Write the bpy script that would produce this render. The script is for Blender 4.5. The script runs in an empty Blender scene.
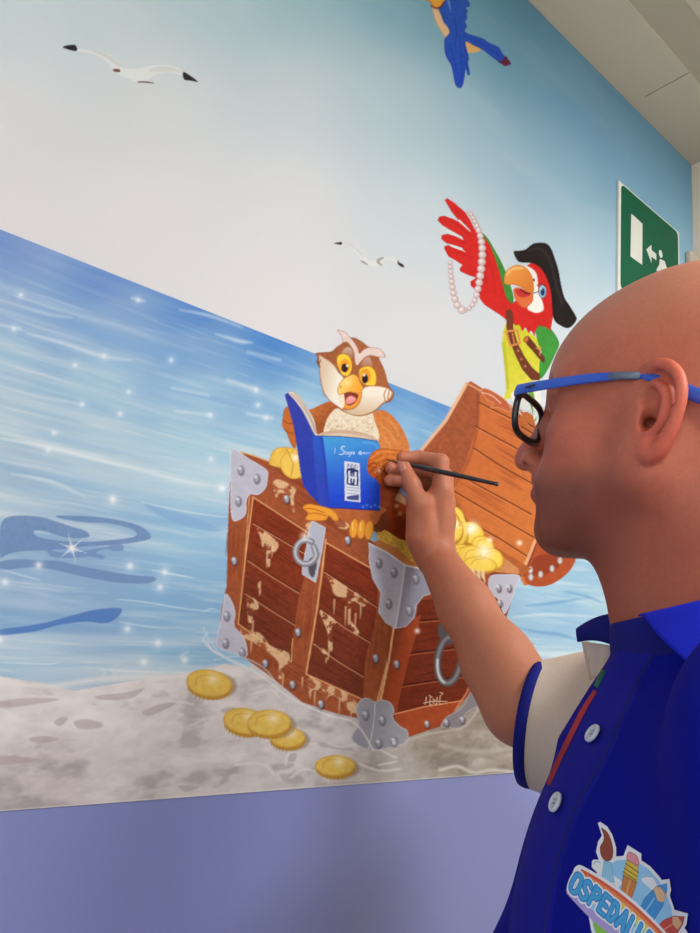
import bpy, math, random
import numpy as np
from mathutils import Vector, Matrix
from mathutils.bvhtree import BVHTree
random.seed(7); rng = np.random.RandomState(11)
scene = bpy.context.scene; C = scene.collection

# ------------------------------------------------------------------ the photographed geometry
F_PX = 700.0; CX = 350.0; CY = 466.5; DIST = 0.64; CAM_Z = 1.45
H_ = np.array([888, 251.5, 700.0]); H_ /= np.linalg.norm(H_)          # along the wall
V_ = np.array([290, -2976.5, 700.0]); V_ -= (V_ @ H_) * H_; V_ /= np.linalg.norm(V_)   # up
N_ = np.cross(V_, H_); N_ = N_ if N_[2] > 0 else -N_                   # into the wall
BAS = np.stack([H_, N_, V_])                                           # world = BAS @ cam

def cam2w(c):
    c = np.asarray(c, float)
    return c @ BAS.T + np.array([0, -DIST, CAM_Z])
def w2px(p):
    c = (np.asarray(p, float) - np.array([0, -DIST, CAM_Z])) @ BAS
    return np.stack([CX + F_PX * c[..., 0] / c[..., 2], CY + F_PX * c[..., 1] / c[..., 2], c[..., 2]], -1)
def at(x, y, z):
    return cam2w([(x - CX) / F_PX * z, (y - CY) / F_PX * z, z])
def raydir(x, y):
    return np.array([(x - CX) / F_PX, (y - CY) / F_PX, 1.0]) @ BAS.T
CAMW = np.array([0, -DIST, CAM_Z])
def onwall(x, y, Y=0.0):
    r = raydir(x, y); return CAMW + r * ((Y + DIST) / r[1])

cam_d = bpy.data.cameras.new('camera'); cam = bpy.data.objects.new('camera', cam_d); C.objects.link(cam)
cam_d.sensor_fit = 'VERTICAL'; cam_d.sensor_height = 36.0; cam_d.lens = 36.0 * F_PX / 933.0
cam_d.clip_start = 0.01
R = np.stack([BAS @ np.array([1, 0, 0]), BAS @ np.array([0, -1, 0]), BAS @ np.array([0, 0, -1])], 1)
M4 = Matrix([[*R[0], CAMW[0]], [*R[1], CAMW[1]], [*R[2], CAMW[2]], [0, 0, 0, 1]]); cam.matrix_world = M4
scene.camera = cam

# ------------------------------------------------------------------ materials
def s2l(c):
    c = np.asarray(c, float) / 255.0
    return np.where(c <= 0.04045, c / 12.92, ((np.clip(c, 0, None) + 0.055) / 1.055) ** 2.4)
def col(c, k=1.0):
    return tuple(np.clip(s2l(c) * k, 0, 1)) + (1.0,)
def mat(name, c=(200, 200, 200), rough=0.6, metal=0.0, spec=0.5, noise=0.0, nscale=30.0, bump=0.0, bscale=200.0,
        vcol=False, sss=0.0, coat=0.0, emit=None, estr=0.0, sheen=0.0, bdist=0.001, k=1.0, trans=0.0):
    m = bpy.data.materials.new(name); m.use_nodes = True
    nt = m.node_tree; b = nt.nodes['Principled BSDF']; L = nt.links
    b.inputs['Roughness'].default_value = rough; b.inputs['Metallic'].default_value = metal
    b.inputs['Specular IOR Level'].default_value = spec
    b.inputs['Coat Weight'].default_value = coat
    b.inputs['Sheen Weight'].default_value = sheen
    b.inputs['Transmission Weight'].default_value = trans
    if sss:
        b.inputs['Subsurface Weight'].default_value = sss
        b.inputs['Subsurface Radius'].default_value = (1.0, 0.35, 0.2); b.inputs['Subsurface Scale'].default_value = 0.004
    tc = nt.nodes.new('ShaderNodeTexCoord')
    if vcol:
        a = nt.nodes.new('ShaderNodeAttribute'); a.attribute_name = 'Col'; src = a.outputs['Color']
    else:
        r = nt.nodes.new('ShaderNodeRGB'); r.outputs[0].default_value = col(c, k); src = r.outputs[0]
    if noise:
        n = nt.nodes.new('ShaderNodeTexNoise'); n.inputs['Scale'].default_value = nscale; n.inputs['Detail'].default_value = 5
        L.new(tc.outputs['Object'], n.inputs['Vector'])
        mr = nt.nodes.new('ShaderNodeMapRange'); mr.inputs['From Min'].default_value = 0.25; mr.inputs['From Max'].default_value = 0.75
        mr.inputs['To Min'].default_value = 1 - noise; mr.inputs['To Max'].default_value = 1 + noise
        L.new(n.outputs['Fac'], mr.inputs['Value'])
        vm = nt.nodes.new('ShaderNodeVectorMath'); vm.operation = 'SCALE'
        L.new(src, vm.inputs[0]); L.new(mr.outputs['Result'], vm.inputs['Scale']); src = vm.outputs['Vector']
    L.new(src, b.inputs['Base Color'])
    if bump:
        n2 = nt.nodes.new('ShaderNodeTexNoise'); n2.inputs['Scale'].default_value = bscale; n2.inputs['Detail'].default_value = 4
        L.new(tc.outputs['Object'], n2.inputs['Vector'])
        bp = nt.nodes.new('ShaderNodeBump'); bp.inputs['Strength'].default_value = bump; bp.inputs['Distance'].default_value = bdist
        L.new(n2.outputs['Fac'], bp.inputs['Height']); L.new(bp.outputs['Normal'], b.inputs['Normal'])
    if emit is not None:
        b.inputs['Emission Color'].default_value = col(emit); b.inputs['Emission Strength'].default_value = estr
    return m

# ------------------------------------------------------------------ objects
def tag(o, label=None, cat=None, group=None, kind=None):
    if label: o['label'] = label
    if cat: o['category'] = cat
    if group: o['group'] = group
    if kind: o['kind'] = kind
    return o
def empty(name, loc, label, cat, group=None):
    o = bpy.data.objects.new(name, None); C.objects.link(o); o.location = loc; o.empty_display_size = 0.05
    return tag(o, label, cat, group)
def setparent(o, p):
    if p is None: return
    bpy.context.view_layer.update()
    o.parent = p; o.matrix_parent_inverse = p.matrix_world.inverted()
def mkmesh(name, V, Fc, m, parent=None, smooth=True, colors=None):
    me = bpy.data.meshes.new(name)
    V = np.asarray(V, np.float32)
    if isinstance(Fc, np.ndarray):
        n = len(Fc); k = Fc.shape[1]
        me.vertices.add(len(V)); me.vertices.foreach_set('co', V.ravel())
        me.loops.add(n * k); me.loops.foreach_set('vertex_index', Fc.astype(np.int32).ravel())
        me.polygons.add(n); me.polygons.foreach_set('loop_start', (np.arange(n) * k).astype(np.int32))
        me.update(calc_edges=True); me.validate()
    else:
        me.from_pydata([tuple(map(float, v)) for v in V], [], [tuple(f) for f in Fc]); me.update()
    if smooth: me.polygons.foreach_set('use_smooth', np.ones(len(me.polygons), bool))
    if colors is not None:
        a = me.color_attributes.new('Col', 'FLOAT_COLOR', 'POINT')
        cc = np.ones((len(V), 4), np.float32); cc[:, :3] = colors
        a.data.foreach_set('color', cc.ravel())
    if isinstance(m, (list, tuple)):
        for q in m: me.materials.append(q)
    else: me.materials.append(m)
    o = bpy.data.objects.new(name, me); C.objects.link(o); setparent(o, parent)
    return o
def box(name, lo, hi, m, parent=None, bevel=0.0):
    x0, y0, z0 = lo; x1, y1, z1 = hi
    V = [(x0, y0, z0), (x1, y0, z0), (x1, y1, z0), (x0, y1, z0), (x0, y0, z1), (x1, y0, z1), (x1, y1, z1), (x0, y1, z1)]
    Fc = [(0, 3, 2, 1), (4, 5, 6, 7), (0, 1, 5, 4), (1, 2, 6, 5), (2, 3, 7, 6), (3, 0, 4, 7)]
    o = mkmesh(name, V, Fc, m, parent, smooth=False)
    if bevel:
        b = o.modifiers.new('b', 'BEVEL'); b.width = bevel; b.segments = 2
    return o
def sweep(name, pts, rad, m, parent=None, n=14, flat=1.0, up=(0, 0, 1), caps=True):
    P = np.asarray(pts, float); rad = np.broadcast_to(np.asarray(rad, float), (len(P),))
    T = np.gradient(P, axis=0); T /= np.linalg.norm(T, axis=1)[:, None] + 1e-9
    V = []; up = np.asarray(up, float)
    for p, t, r in zip(P, T, rad):
        a = np.cross(t, up); a /= np.linalg.norm(a) + 1e-9; b = np.cross(a, t)
        for k in range(n):
            th = 2 * math.pi * k / n
            V.append(p + a * math.cos(th) * r * flat + b * math.sin(th) * r)
    Fc = []
    for i in range(len(P) - 1):
        for k in range(n):
            Fc.append((i * n + k, i * n + (k + 1) % n, (i + 1) * n + (k + 1) % n, (i + 1) * n + k))
    if caps:
        Fc.append(tuple(range(n))[::-1]); Fc.append(tuple((len(P) - 1) * n + k for k in range(n)))
    return mkmesh(name, V, Fc, m, parent)
def smooth_pts(P, sub=6, closed=False):
    P = np.asarray(P, float); n = len(P); out = []
    rngk = range(n if closed else n - 1)
    for i in rngk:
        if closed: p0, p1, p2, p3 = P[(i - 1) % n], P[i], P[(i + 1) % n], P[(i + 2) % n]
        else: p0, p1, p2, p3 = P[max(i - 1, 0)], P[i], P[i + 1], P[min(i + 2, n - 1)]
        for k in range(sub):
            t = k / sub
            out.append(0.5 * ((2 * p1) + (-p0 + p2) * t + (2 * p0 - 5 * p1 + 4 * p2 - p3) * t * t + (-p0 + 3 * p1 - 3 * p2 + p3) * t ** 3))
    if not closed: out.append(P[-1])
    return np.array(out)

# ------------------------------------------------------------------ noise on arrays
_perm = rng.rand(256, 256).astype(np.float32)
def vnoise(x, y):
    xi = np.floor(x).astype(int); yi = np.floor(y).astype(int); fx = x - xi; fy = y - yi
    fx = fx * fx * (3 - 2 * fx); fy = fy * fy * (3 - 2 * fy)
    a = _perm[xi & 255, yi & 255]; b = _perm[(xi + 1) & 255, yi & 255]; c = _perm[xi & 255, (yi + 1) & 255]; d = _perm[(xi + 1) & 255, (yi + 1) & 255]
    return (a * (1 - fx) + b * fx) * (1 - fy) + (c * (1 - fx) + d * fx) * fy
def fbm(x, y, o=4):
    s = 0; a = 0.5; t = 0
    for i in range(o):
        s = s + a * vnoise(x * 2 ** i + 17.3 * i, y * 2 ** i + 9.1 * i); t += a; a *= 0.55
    return s / t

# ------------------------------------------------------------------ a painted canvas: points with colours and a part id each
class Canvas:
    def __init__(s, PX, PY):
        s.X = PX; s.Y = PY; s.c = np.zeros(PX.shape + (3,), np.float32); s.own = np.zeros(PX.shape, np.int16)
        s.T = lambda P: np.asarray(P, float)
    def fr(s, ox, oy, k):            # trace in the frame of an enlarged detail
        s.T = lambda P: np.asarray(P, float) / k + np.array([ox, oy])
        s.k = k
    def sel(s, P, pad):
        x0, y0 = P.min(0) - pad; x1, y1 = P.max(0) + pad
        m = (s.X > x0) & (s.X < x1) & (s.Y > y0) & (s.Y < y1)
        rr = np.flatnonzero(m.any(1)); cc = np.flatnonzero(m.any(0))
        if not len(rr): return None
        sl = (slice(rr[0], rr[-1] + 1), slice(cc[0], cc[-1] + 1))
        return sl, np.nonzero(m[sl])
    def put(s, sl, idx, a, color, pid, x, y):
        cv = s.c[sl]; cur = cv[idx]
        cl = color(x, y) if callable(color) else np.asarray(color, np.float32)
        cv[idx] = cur * (1 - a[:, None]) + cl * a[:, None]
        if pid is not None:
            ov = s.own[sl]; o = ov[idx]; o[a > 0.5] = pid; ov[idx] = o
    def poly(s, P, color, pid=None, soft=0.7, alpha=1.0, smooth=True, g=None, tex=0.0, ts=0.25, raw=False, edge=None, brk=False):
        P = np.asarray(P, float) if raw else s.T(P)
        if smooth: P = smooth_pts(P, 4, True)
        r = s.sel(P, soft + 1)
        if r is None: return
        sl, idx = r; x = s.X[sl][idx]; y = s.Y[sl][idx]
        ins = np.zeros(len(x), bool); d2 = np.full(len(x), 1e9)
        Q = np.roll(P, -1, 0)
        for (ax, ay), (bx, by) in zip(P, Q):
            dx, dy = bx - ax, by - ay
            if (ay > y.min() or by > y.min()):
                c = ((ay > y) != (by > y))
                if dy != 0: ins ^= c & (x < ax + dx * (y - ay) / dy)
            l = dx * dx + dy * dy + 1e-12
            t = np.clip(((x - ax) * dx + (y - ay) * dy) / l, 0, 1)
            d2 = np.minimum(d2, (x - ax - t * dx) ** 2 + (y - ay - t * dy) ** 2)
        dd = np.sqrt(d2); sd = np.where(ins, dd, -dd)
        a = np.clip(sd / soft + 0.5, 0, 1) * alpha
        if alpha < 1: a = np.clip(sd / soft + 0.5, 0, 1) * alpha
        if brk: a = a * np.clip((fbm(x * .16 + 3, y * .16, 4) - .40) * 9, .12, 1)
        if g is not None:     # gradient: (p0, p1, colour1) from colour at p0 to colour1 at p1
            p0, p1 = s.T([g[0]])[0], s.T([g[1]])[0]; d = p1 - p0
            t = np.clip(((x - p0[0]) * d[0] + (y - p0[1]) * d[1]) / (d @ d), 0, 1)[:, None]
            cl0 = np.asarray(color, np.float32) * (1 - t) + np.asarray(g[2], np.float32) * t
        else: cl0 = np.broadcast_to(np.asarray(color, np.float32), (len(x), 3)).copy()
        if edge is not None:   # painted rim: (width px, colour)
            e = np.clip(1 - dd / edge[0], 0, 1)[:, None] * 0.8
            cl0 = cl0 * (1 - e) + np.asarray(edge[1], np.float32) * e
        if tex:
            nz = (fbm(x * ts, y * ts, 4) - 0.5) * 2; cl0 = cl0 * (1 + tex * nz[:, None])
        cv = s.c[sl]; cv[idx] = cv[idx] * (1 - a[:, None]) + cl0 * a[:, None]
        if pid is not None:
            ov = s.own[sl]; o = ov[idx]; o[(sd > 0)] = pid; ov[idx] = o
    def line(s, P, w, color, alpha=1.0, soft=0.7, pid=None, smooth=True, raw=False):
        P = np.asarray(P, float) if raw else s.T(P)
        w = np.broadcast_to(np.asarray(w, float), (len(P),)).copy()
        if smooth and len(P) > 2:
            PW = smooth_pts(np.c_[P, w], 4); P = PW[:, :2]; w = PW[:, 2]
        r = s.sel(P, w.max() + soft + 1)
        if r is None: return
        sl, idx = r; x = s.X[sl][idx]; y = s.Y[sl][idx]
        sd = np.full(len(x), -1e9)
        for i in range(len(P) - 1):
            (ax, ay), (bx, by) = P[i], P[i + 1]; dx, dy = bx - ax, by - ay
            t = np.clip(((x - ax) * dx + (y - ay) * dy) / (dx * dx + dy * dy + 1e-12), 0, 1)
            sd = np.maximum(sd, (w[i] * (1 - t) + w[i + 1] * t) * 0.5 - np.hypot(x - ax - t * dx, y - ay - t * dy))
        a = np.clip(sd / soft + 0.5, 0, 1) * alpha
        s.put(sl, idx, a, color, None, x, y)
        if pid is not None:
            ov = s.own[sl]; o = ov[idx]; o[sd > 0] = pid; ov[idx] = o
    def ell(s, c, r, color, pid=None, rot=0.0, **kw):
        th = np.linspace(0, 2 * math.pi, 25)[:-1]; cr, sr = math.cos(rot), math.sin(rot)
        P = [(c[0] + r[0] * math.cos(t) * cr - r[1] * math.sin(t) * sr, c[1] + r[0] * math.cos(t) * sr + r[1] * math.sin(t) * cr) for t in th]
        s.poly(P, color, pid, smooth=False, **kw)
    def spot(s, c, r, color, alpha=1.0, raw=False):
        P = np.asarray([c], float) if raw else s.T([c])
        q = s.sel(P, r * 1.05)
        if q is None: return
        sl, idx = q; x = s.X[sl][idx]; y = s.Y[sl][idx]
        d = np.hypot(x - P[0, 0], y - P[0, 1]) / r
        a = np.clip(1 - d, 0, 1) ** 1.5 * alpha
        s.put(sl, idx, np.clip(a, 0, 1), color, None, x, y)
    def build(s, W, parts, parent, m, keep=None):
        """W: world positions of the grid; parts: id -> (name, parent id, label); one mesh per id"""
        objs = {}
        cell = s.own[:-1, :-1]
        rows, cols = s.X.shape
        lin = s2l(np.clip(s.c, 0, 255)).reshape(-1, 3)
        for pid in parts:
            name, pp, label = parts[pid]
            mk = cell == pid
            if keep is not None: mk &= keep
            r, c = np.nonzero(mk)
            if not len(r):
                continue
            i0 = r * cols + c; q = np.stack([i0, i0 + 1, i0 + cols + 1, i0 + cols], 1)
            u, inv = np.unique(q.ravel(), return_inverse=True)
            o = mkmesh(name, W.reshape(-1, 3)[u], inv.reshape(-1, 4), m, objs.get(pp, parent), smooth=False, colors=lin[u])
            if label: o['label'] = label
            objs[pid] = o
        return objs
# ------------------------------------------------------------------ the room
CEIL = CAM_Z + 1.097; XR = 1.405; XL = -2.2; YB = -3.2
m_wall = mat('periwinkle_wall_paint', (116, 122, 172), rough=0.45, noise=0.02, nscale=6, bump=0.15, bscale=260)
m_cream = mat('cream_wall_paint', (236, 222, 200), rough=0.7, noise=0.02, bump=0.1)
m_ceil = mat('ceiling_tile_paint', (196, 188, 172), rough=0.9, noise=0.03, nscale=300, bump=0.3, bscale=500)
m_floor = mat('linoleum', (150, 148, 142), rough=0.35, noise=0.06, nscale=60)
def st(o): return tag(o, kind='structure')
st(box('wall_back', (XL, 0.001, 0), (XR + 0.1, 0.1, CEIL + 0.1), m_wall))
st(box('wall_right', (XR, YB, 0), (XR + 0.1, 0.001, CEIL + 0.1), m_cream))
st(box('wall_left', (XL - 0.1, YB, 0), (XL, 0.001, CEIL + 0.1), m_cream))
st(box('wall_front', (XL, YB - 0.1, 0), (XR, YB, CEIL + 0.1), m_cream))
st(box('floor', (XL, YB, -0.1), (XR, 0.001, 0), m_floor))
# ceiling: a plain border strip along the mural, boards with open joints, then a shallow groove and the main field
st(box('ceiling', (XL, YB, CEIL + 0.02), (XR, 0.001, CEIL + 0.1), m_ceil))
st(box('trim_1', (XL, -0.030, CEIL), (XR, 0.0, CEIL + 0.02), m_ceil))
xs = [XL, -1.27, -0.66, -0.05, 0.54, 1.1425, XR]
for i in range(len(xs) - 1):
    st(box('trim_2', (xs[i] + 0.0012, -0.119, CEIL - 0.0005), (xs[i + 1] - 0.0012, -0.0302, CEIL + 0.0195), m_ceil))
st(box('trim_3', (XL, YB, CEIL + 0.0), (XR, -0.185, CEIL + 0.02), m_ceil))
m_ceil_shade = mat('ceiling_groove_shade', (176, 168, 152), rough=0.9)  # ceiling colour darkened to paint the soft shade band along the groove
st(box('trim_4', (XL, -0.185, CEIL + 0.0012), (XR, -0.119, CEIL + 0.02), m_ceil_shade))
st(box('baseboard_back', (XL, -0.012, 0.0), (XR, 0.001, 0.1), m_cream))

# ceiling lights of the room (fitted behind the photographer)
m_frame = mat('white_enamel', (235, 235, 235), rough=0.4)
m_diff = mat('light_diffuser', (250, 250, 245), emit=(248, 250, 255), estr=6.0)
LAMPS = [(1.0, -1.35, 24.0, 'square ceiling light nearest the right wall'), (-0.35, -2.3, 36.0, 'square ceiling light farther back toward the room middle')]
for lx, ly, pw, lab in LAMPS:
    e = empty('ceiling_light', (lx, ly, CEIL), lab, 'ceiling light')
    box('frame', (lx - 0.32, ly - 0.32, CEIL - 0.018), (lx + 0.32, ly + 0.32, CEIL - 0.001), m_frame, e, 0.003)
    box('diffuser', (lx - 0.29, ly - 0.29, CEIL - 0.022), (lx + 0.29, ly + 0.29, CEIL - 0.019), m_diff, e)
    ld = bpy.data.lights.new('lamp', 'AREA'); ld.energy = pw; ld.size = 0.56; ld.color = (0.905, 0.965, 1.0)
    lo = bpy.data.objects.new('lamp', ld); C.objects.link(lo); lo.location = (lx, ly, CEIL - 0.03); setparent(lo, e)
# window at the left end of the room gives cool daylight
m_glass = mat('window_daylight', (235, 242, 255), emit=(225, 236, 255), estr=1.6)
e = st(box('window_1', (XL + 0.001, -2.3, 1.0), (XL + 0.012, -0.9, 2.2), m_frame))
w = box('pane', (XL + 0.013, -2.25, 1.05), (XL + 0.018, -0.95, 2.15), m_glass, e)
ld = bpy.data.lights.new('daylight', 'AREA'); ld.shape = 'RECTANGLE'; ld.size = 1.3; ld.size_y = 1.1; ld.energy = 9; ld.color = (0.92, 0.96, 1.0)
lo = bpy.data.objects.new('daylight', ld); C.objects.link(lo); lo.location = (XL + 0.03, -1.6, 1.6); lo.rotation_euler = (0, -math.pi / 2, 0)
lo.rotation_euler = (0, math.radians(-90), 0)

# beige fitting in the corner, just showing above the man's head
p0 = onwall(690, 250, -0.012)
cv = mat('beige_metal', (196, 184, 166), rough=0.5)
o = mkmesh('trunking_end', [(p0[0], -0.014, p0[2] - 0.35), (XR - .002, -0.014, p0[2] - 0.35), (XR - .002, -0.014, p0[2]), (p0[0], -0.014, p0[2]),
     (p0[0], -0.001, p0[2] - 0.35), (XR - .002, -0.001, p0[2] - 0.35), (XR - .002, -0.001, p0[2]), (p0[0], -0.001, p0[2])],
     [(0, 1, 2, 3), (7, 6, 5, 4), (0, 3, 7, 4), (1, 5, 6, 2), (3, 2, 6, 7), (0, 4, 5, 1)], cv, smooth=False)
b = o.modifiers.new('b', 'BEVEL'); b.width = 0.003; b.segments = 2
o.name = 'wall_box'
tag(o, 'beige boxed fitting in the room corner right of the green exit sign', 'wall box')

# ------------------------------------------------------------------ exit sign
sX0, sX1, sZ0, sZ1 = 1.090, 1.330, CAM_Z + 0.655, CAM_Z + 0.889
es = empty('exit_sign', ((sX0 + sX1) / 2, -0.0005, (sZ0 + sZ1) / 2), 'green emergency exit sign on the painted sky, white door arrow and running figure', 'exit sign')
m_sw = mat('sign_white', (214, 216, 210), rough=0.35); m_sg = mat('sign_green', (0, 88, 62), rough=0.4, spec=0.15)
box('sign_plate', (sX0, -0.006, sZ0), (sX1, -0.0006, sZ1), m_sw, es, 0.0008)
def plate(name, P, y0, y1, m, parent):
    n = len(P); V = [(x, y0, z) for x, z in P] + [(x, y1, z) for x, z in P]
    Fc = [tuple(range(n)), tuple(range(2 * n - 1, n - 1, -1))] + [(i, i + n, (i + 1) % n + n, (i + 1) % n) for i in range(n)]
    return mkmesh(name, V, Fc, m, parent, smooth=False)
cc = []
for cx, cz, a0 in ((sX1 - .018, sZ1 - .014, 0), (sX0 + .018, sZ1 - .014, 90), (sX0 + .018, sZ0 + .02, 180), (sX1 - .018, sZ0 + .02, 270)):
    for k in range(5):
        a = math.radians(a0 + k * 22.5); cc.append((cx + .010 * math.cos(a), cz + .010 * math.sin(a)))
plate('green_field', cc, -0.0068, -0.0061, m_sg, es)
def pz(P): return [(sX0 + u * (sX1 - sX0), sZ0 + v * (sZ1 - sZ0)) for u, v in P]
plate('door_symbol', pz([(.17, .38), (.35, .385), (.355, .77), (.18, .78)]), -0.0074, -0.0069, m_sw, es)
plate('arrow_symbol', pz([(.42, .56), (.50, .64), (.50, .59), (.58, .59), (.58, .53), (.50, .53), (.50, .47)]), -0.0074, -0.0069, m_sw, es)
th = np.linspace(0, 2 * math.pi, 17)[:-1]
plate('figure_head', pz([(.655 + .03 * math.cos(t), .625 + .036 * math.sin(t)) for t in th]), -0.0074, -0.0069, m_sw, es)
plate('figure_symbol', pz([(.64, .57), (.72, .585), (.77, .52), (.82, .47), (.80, .43), (.74, .47), (.73, .40), (.80, .33), (.86, .22), (.82, .20), (.76, .29),
   (.70, .33), (.64, .24), (.54, .24), (.54, .28), (.62, .30), (.66, .37), (.665, .46), (.62, .42), (.58, .44), (.63, .51)]), -0.0074, -0.0069, m_sw, es)
# ------------------------------------------------------------------ the mural
def grid_axis_x():
    xs = [-0.9]
    while xs[-1] < 1.4035:
        x = xs[-1]
        a = w2px([x, 0, CAM_Z + .15]); b = w2px([x + 0.001, 0, CAM_Z + .15])
        step = 0.00092 / max(abs(b[0] - a[0]), 0.2) if x > 0.05 else 0.006
        step = min(max(step, 0.0006), 0.006)
        xs.append(x + step)
    xs[-1] = 1.404
    return np.array(xs)
def grid_axis_z():
    zs = [CAM_Z - 0.1665]
    while zs[-1] < CEIL - 0.002:
        z = zs[-1] - CAM_Z
        zs.append(zs[-1] + (0.00078 if z < 0.34 else (0.00115 if z < 0.62 else 0.0022)))
    zs[-1] = CEIL - 0.001
    return np.array(zs)
GX, GZ = grid_axis_x(), grid_axis_z()
WX, WZ = np.meshgrid(GX, GZ)
WP = np.stack([WX, np.full_like(WX, -0.0004), WZ], -1)
q = w2px(WP); q[..., 2] = np.clip(q[..., 2], 0.05, None)
cv = Canvas(q[..., 0].astype(np.float32), q[..., 1].astype(np.float32))
PARTS = {}
def part(i, name, parent=0, label=None): PARTS[i] = (name, parent, label)
part(1, 'painted_sky'); part(2, 'painted_sea'); part(3, 'painted_sand')

def idw(anch, X, Y, p=3.0, soft=400.0):
    A = np.array([a[:2] for a in anch], float); Cc = np.array([a[2] for a in anch], float)
    num = 0; den = 0
    for (ax, ay), c in zip(A, Cc):
        w = 1.0 / ((X - ax) ** 2 + (Y - ay) ** 2 + soft) ** (p / 2)
        num = num + w[..., None] * c; den = den + w
    return num / den[..., None]
Xc = np.clip(cv.X, -60, 760); Yc = np.clip(cv.Y, -60, 860)
HZ = CAM_Z + 0.3125                                  # the painted horizon
Z0 = CAM_Z - 0.167
sky = idw([(0, 0, (190, 205, 207)), (100, 0, (188, 206, 209)), (200, 0, (178, 202, 207)), (300, 0, (152, 191, 200)), (400, 0, (118, 168, 184)), (470, 0, (100, 155, 176)), (520, 10, (86, 142, 165)),
           (0, 120, (212, 215, 214)), (150, 100, (209, 214, 213)), (300, 90, (203, 212, 214)), (380, 90, (188, 207, 213)), (440, 110, (172, 200, 209)), (520, 60, (104, 158, 180)), (580, 90, (92, 146, 170)),
           (640, 130, (94, 142, 166)), (688, 175, (96, 142, 165)), (500, 150, (164, 196, 208)), (560, 190, (150, 188, 204)), (600, 160, (124, 172, 192)), (650, 190, (108, 156, 180)),
           (690, 240, (122, 165, 188)), (420, 200, (206, 217, 219)), (300, 200, (220, 221, 219)), (150, 220, (221, 220, 218)), (0, 200, (219, 218, 216)), (560, 260, (190, 212, 218)),
           (600, 250, (172, 202, 214)), (480, 260, (214, 219, 219)), (420, 320, (219, 219, 217)), (520, 330, (216, 218, 217)), (280, 300, (225, 223, 220)), (600, 330, (210, 220, 222)), (700, 320, (160, 195, 210))], Xc, Yc, 4.5, 5200.0)
sky = sky * (1 + .07 * np.clip((Xc - 520) / 80, 0, 1) + .18 * np.clip((Xc - 600) / 80, 0, 1) + .04 * np.clip(1 - np.hypot(Xc, Yc) / 150, 0, 1))[..., None] * (np.array([1.01, 1, 1.03]) + np.array([0, 0, .05]) * (np.clip((Xc - 460) / 130, 0, 1) * np.clip((230 - Yc) / 130, 0, 1))[..., None])
cl = np.clip((fbm(WX * 4 + 3, WZ * 9, 5) - 0.55) * 3, 0, 1)[..., None]
cv.c[:] = sky + cl * (225 - sky) * 0.16
cv.own[:] = 1
# --- sea
sea = idw([(0, 240, (92, 128, 200)), (0, 262, (122, 150, 208)), (0, 300, (152, 178, 212)), (0, 360, (170, 198, 218)), (0, 430, (172, 196, 214)), (0, 470, (160, 185, 208)), (0, 520, (150, 182, 210)),
           (100, 282, (88, 130, 200)), (100, 320, (138, 168, 210)), (100, 380, (172, 202, 220)), (100, 460, (172, 200, 218)), (80, 560, (136, 168, 206)), (80, 620, (130, 166, 206)), (80, 665, (136, 174, 212)),
           (200, 312, (70, 122, 198)), (200, 345, (122, 162, 210)), (200, 400, (166, 202, 222)), (200, 470, (168, 204, 224)), (200, 540, (146, 190, 220)), (190, 600, (130, 176, 216)), (190, 660, (140, 184, 218)),
           (280, 340, (54, 116, 200)), (290, 362, (92, 146, 208)), (300, 400, (160, 202, 226)), (270, 440, (172, 208, 226)), (385, 380, (58, 116, 196)), (395, 400, (90, 150, 212)), (400, 430, (160, 202, 228)),
           (440, 404, (62, 122, 200)), (430, 430, (120, 172, 214)), (520, 620, (160, 198, 222)), (560, 590, (146, 190, 220)), (600, 620, (168, 205, 225)), (520, 670, (176, 208, 224)), (570, 660, (172, 206, 226)), (0, 600, (130, 165, 205)), (30, 670, (150, 185, 215))], Xc, Yc, 3.4)
m = WZ < HZ
st1 = fbm(WX * 5, WZ * 75 + 0.6 * np.sin(WX * 9), 5)
st2 = fbm(WX * 14 + 5, WZ * 240, 4)
st3 = fbm(WX * 3 + 50, WZ * 34 + WX * 2, 4)
hi = np.clip((st1 - 0.50) * 4.0, 0, 1)[..., None] * 0.40 + np.clip((st2 - 0.56) * 5, 0, 1)[..., None] * 0.30 + np.clip((st3 - 0.52) * 5, 0, 1)[..., None] * 0.28
lo = np.clip((0.47 - st1) * 5, 0, 1)[..., None] * 0.30 + np.clip((0.44 - st3) * 5, 0, 1)[..., None] * 0.25
near_h = np.clip((HZ - WZ) / 0.05, 0.25, 1)[..., None]
seac = sea * (1 - hi * near_h) + np.array([222, 228, 232.]) * hi * near_h
seac = seac * (1 - lo * near_h) + np.array([112, 160, 214.]) * lo * near_h
seac = seac * .9 + np.array([218, 226, 232.]) * .1; cv.c[m] = seac[m]; cv.own[m] = 2
# breaking light streaks
cv.fr(0, 220, 2.5)
for P, w, a in [([(70, 285), (150, 305), (255, 340), (330, 350)], 5, .55), ([(0, 545), (110, 565), (250, 600), (380, 632), (470, 655), (560, 668)], 5, .75), ([(30, 635), (130, 655), (210, 690)], 5, .6),
                ([(0, 262), (50, 272)], 4, .6), ([(440, 478), (530, 488)], 4, .6), ([(620, 485), (680, 495)], 4, .6), ([(540, 285), (600, 303), (630, 306)], 4.5, .8), ([(450, 225), (520, 238), (605, 268)], 3, .7),
                ([(330, 195), (360, 203)], 3, .6), ([(570, 400), (640, 422)], 6, .5), ([(620, 330), (700, 350)], 4, .6), ([(0, 200), (120, 235), (180, 245)], 4, .45), ([(0, 415), (90, 440), (210, 462)], 4, .5), ([(430, 420), (520, 438)], 3, .5)]:
    cv.line(P, np.array([0.3] + [w * .8] * (len(P) - 2) + [0.3]) if len(P) > 2 else w * .6, (232, 236, 240), alpha=a * .85, soft=3.6)
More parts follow.
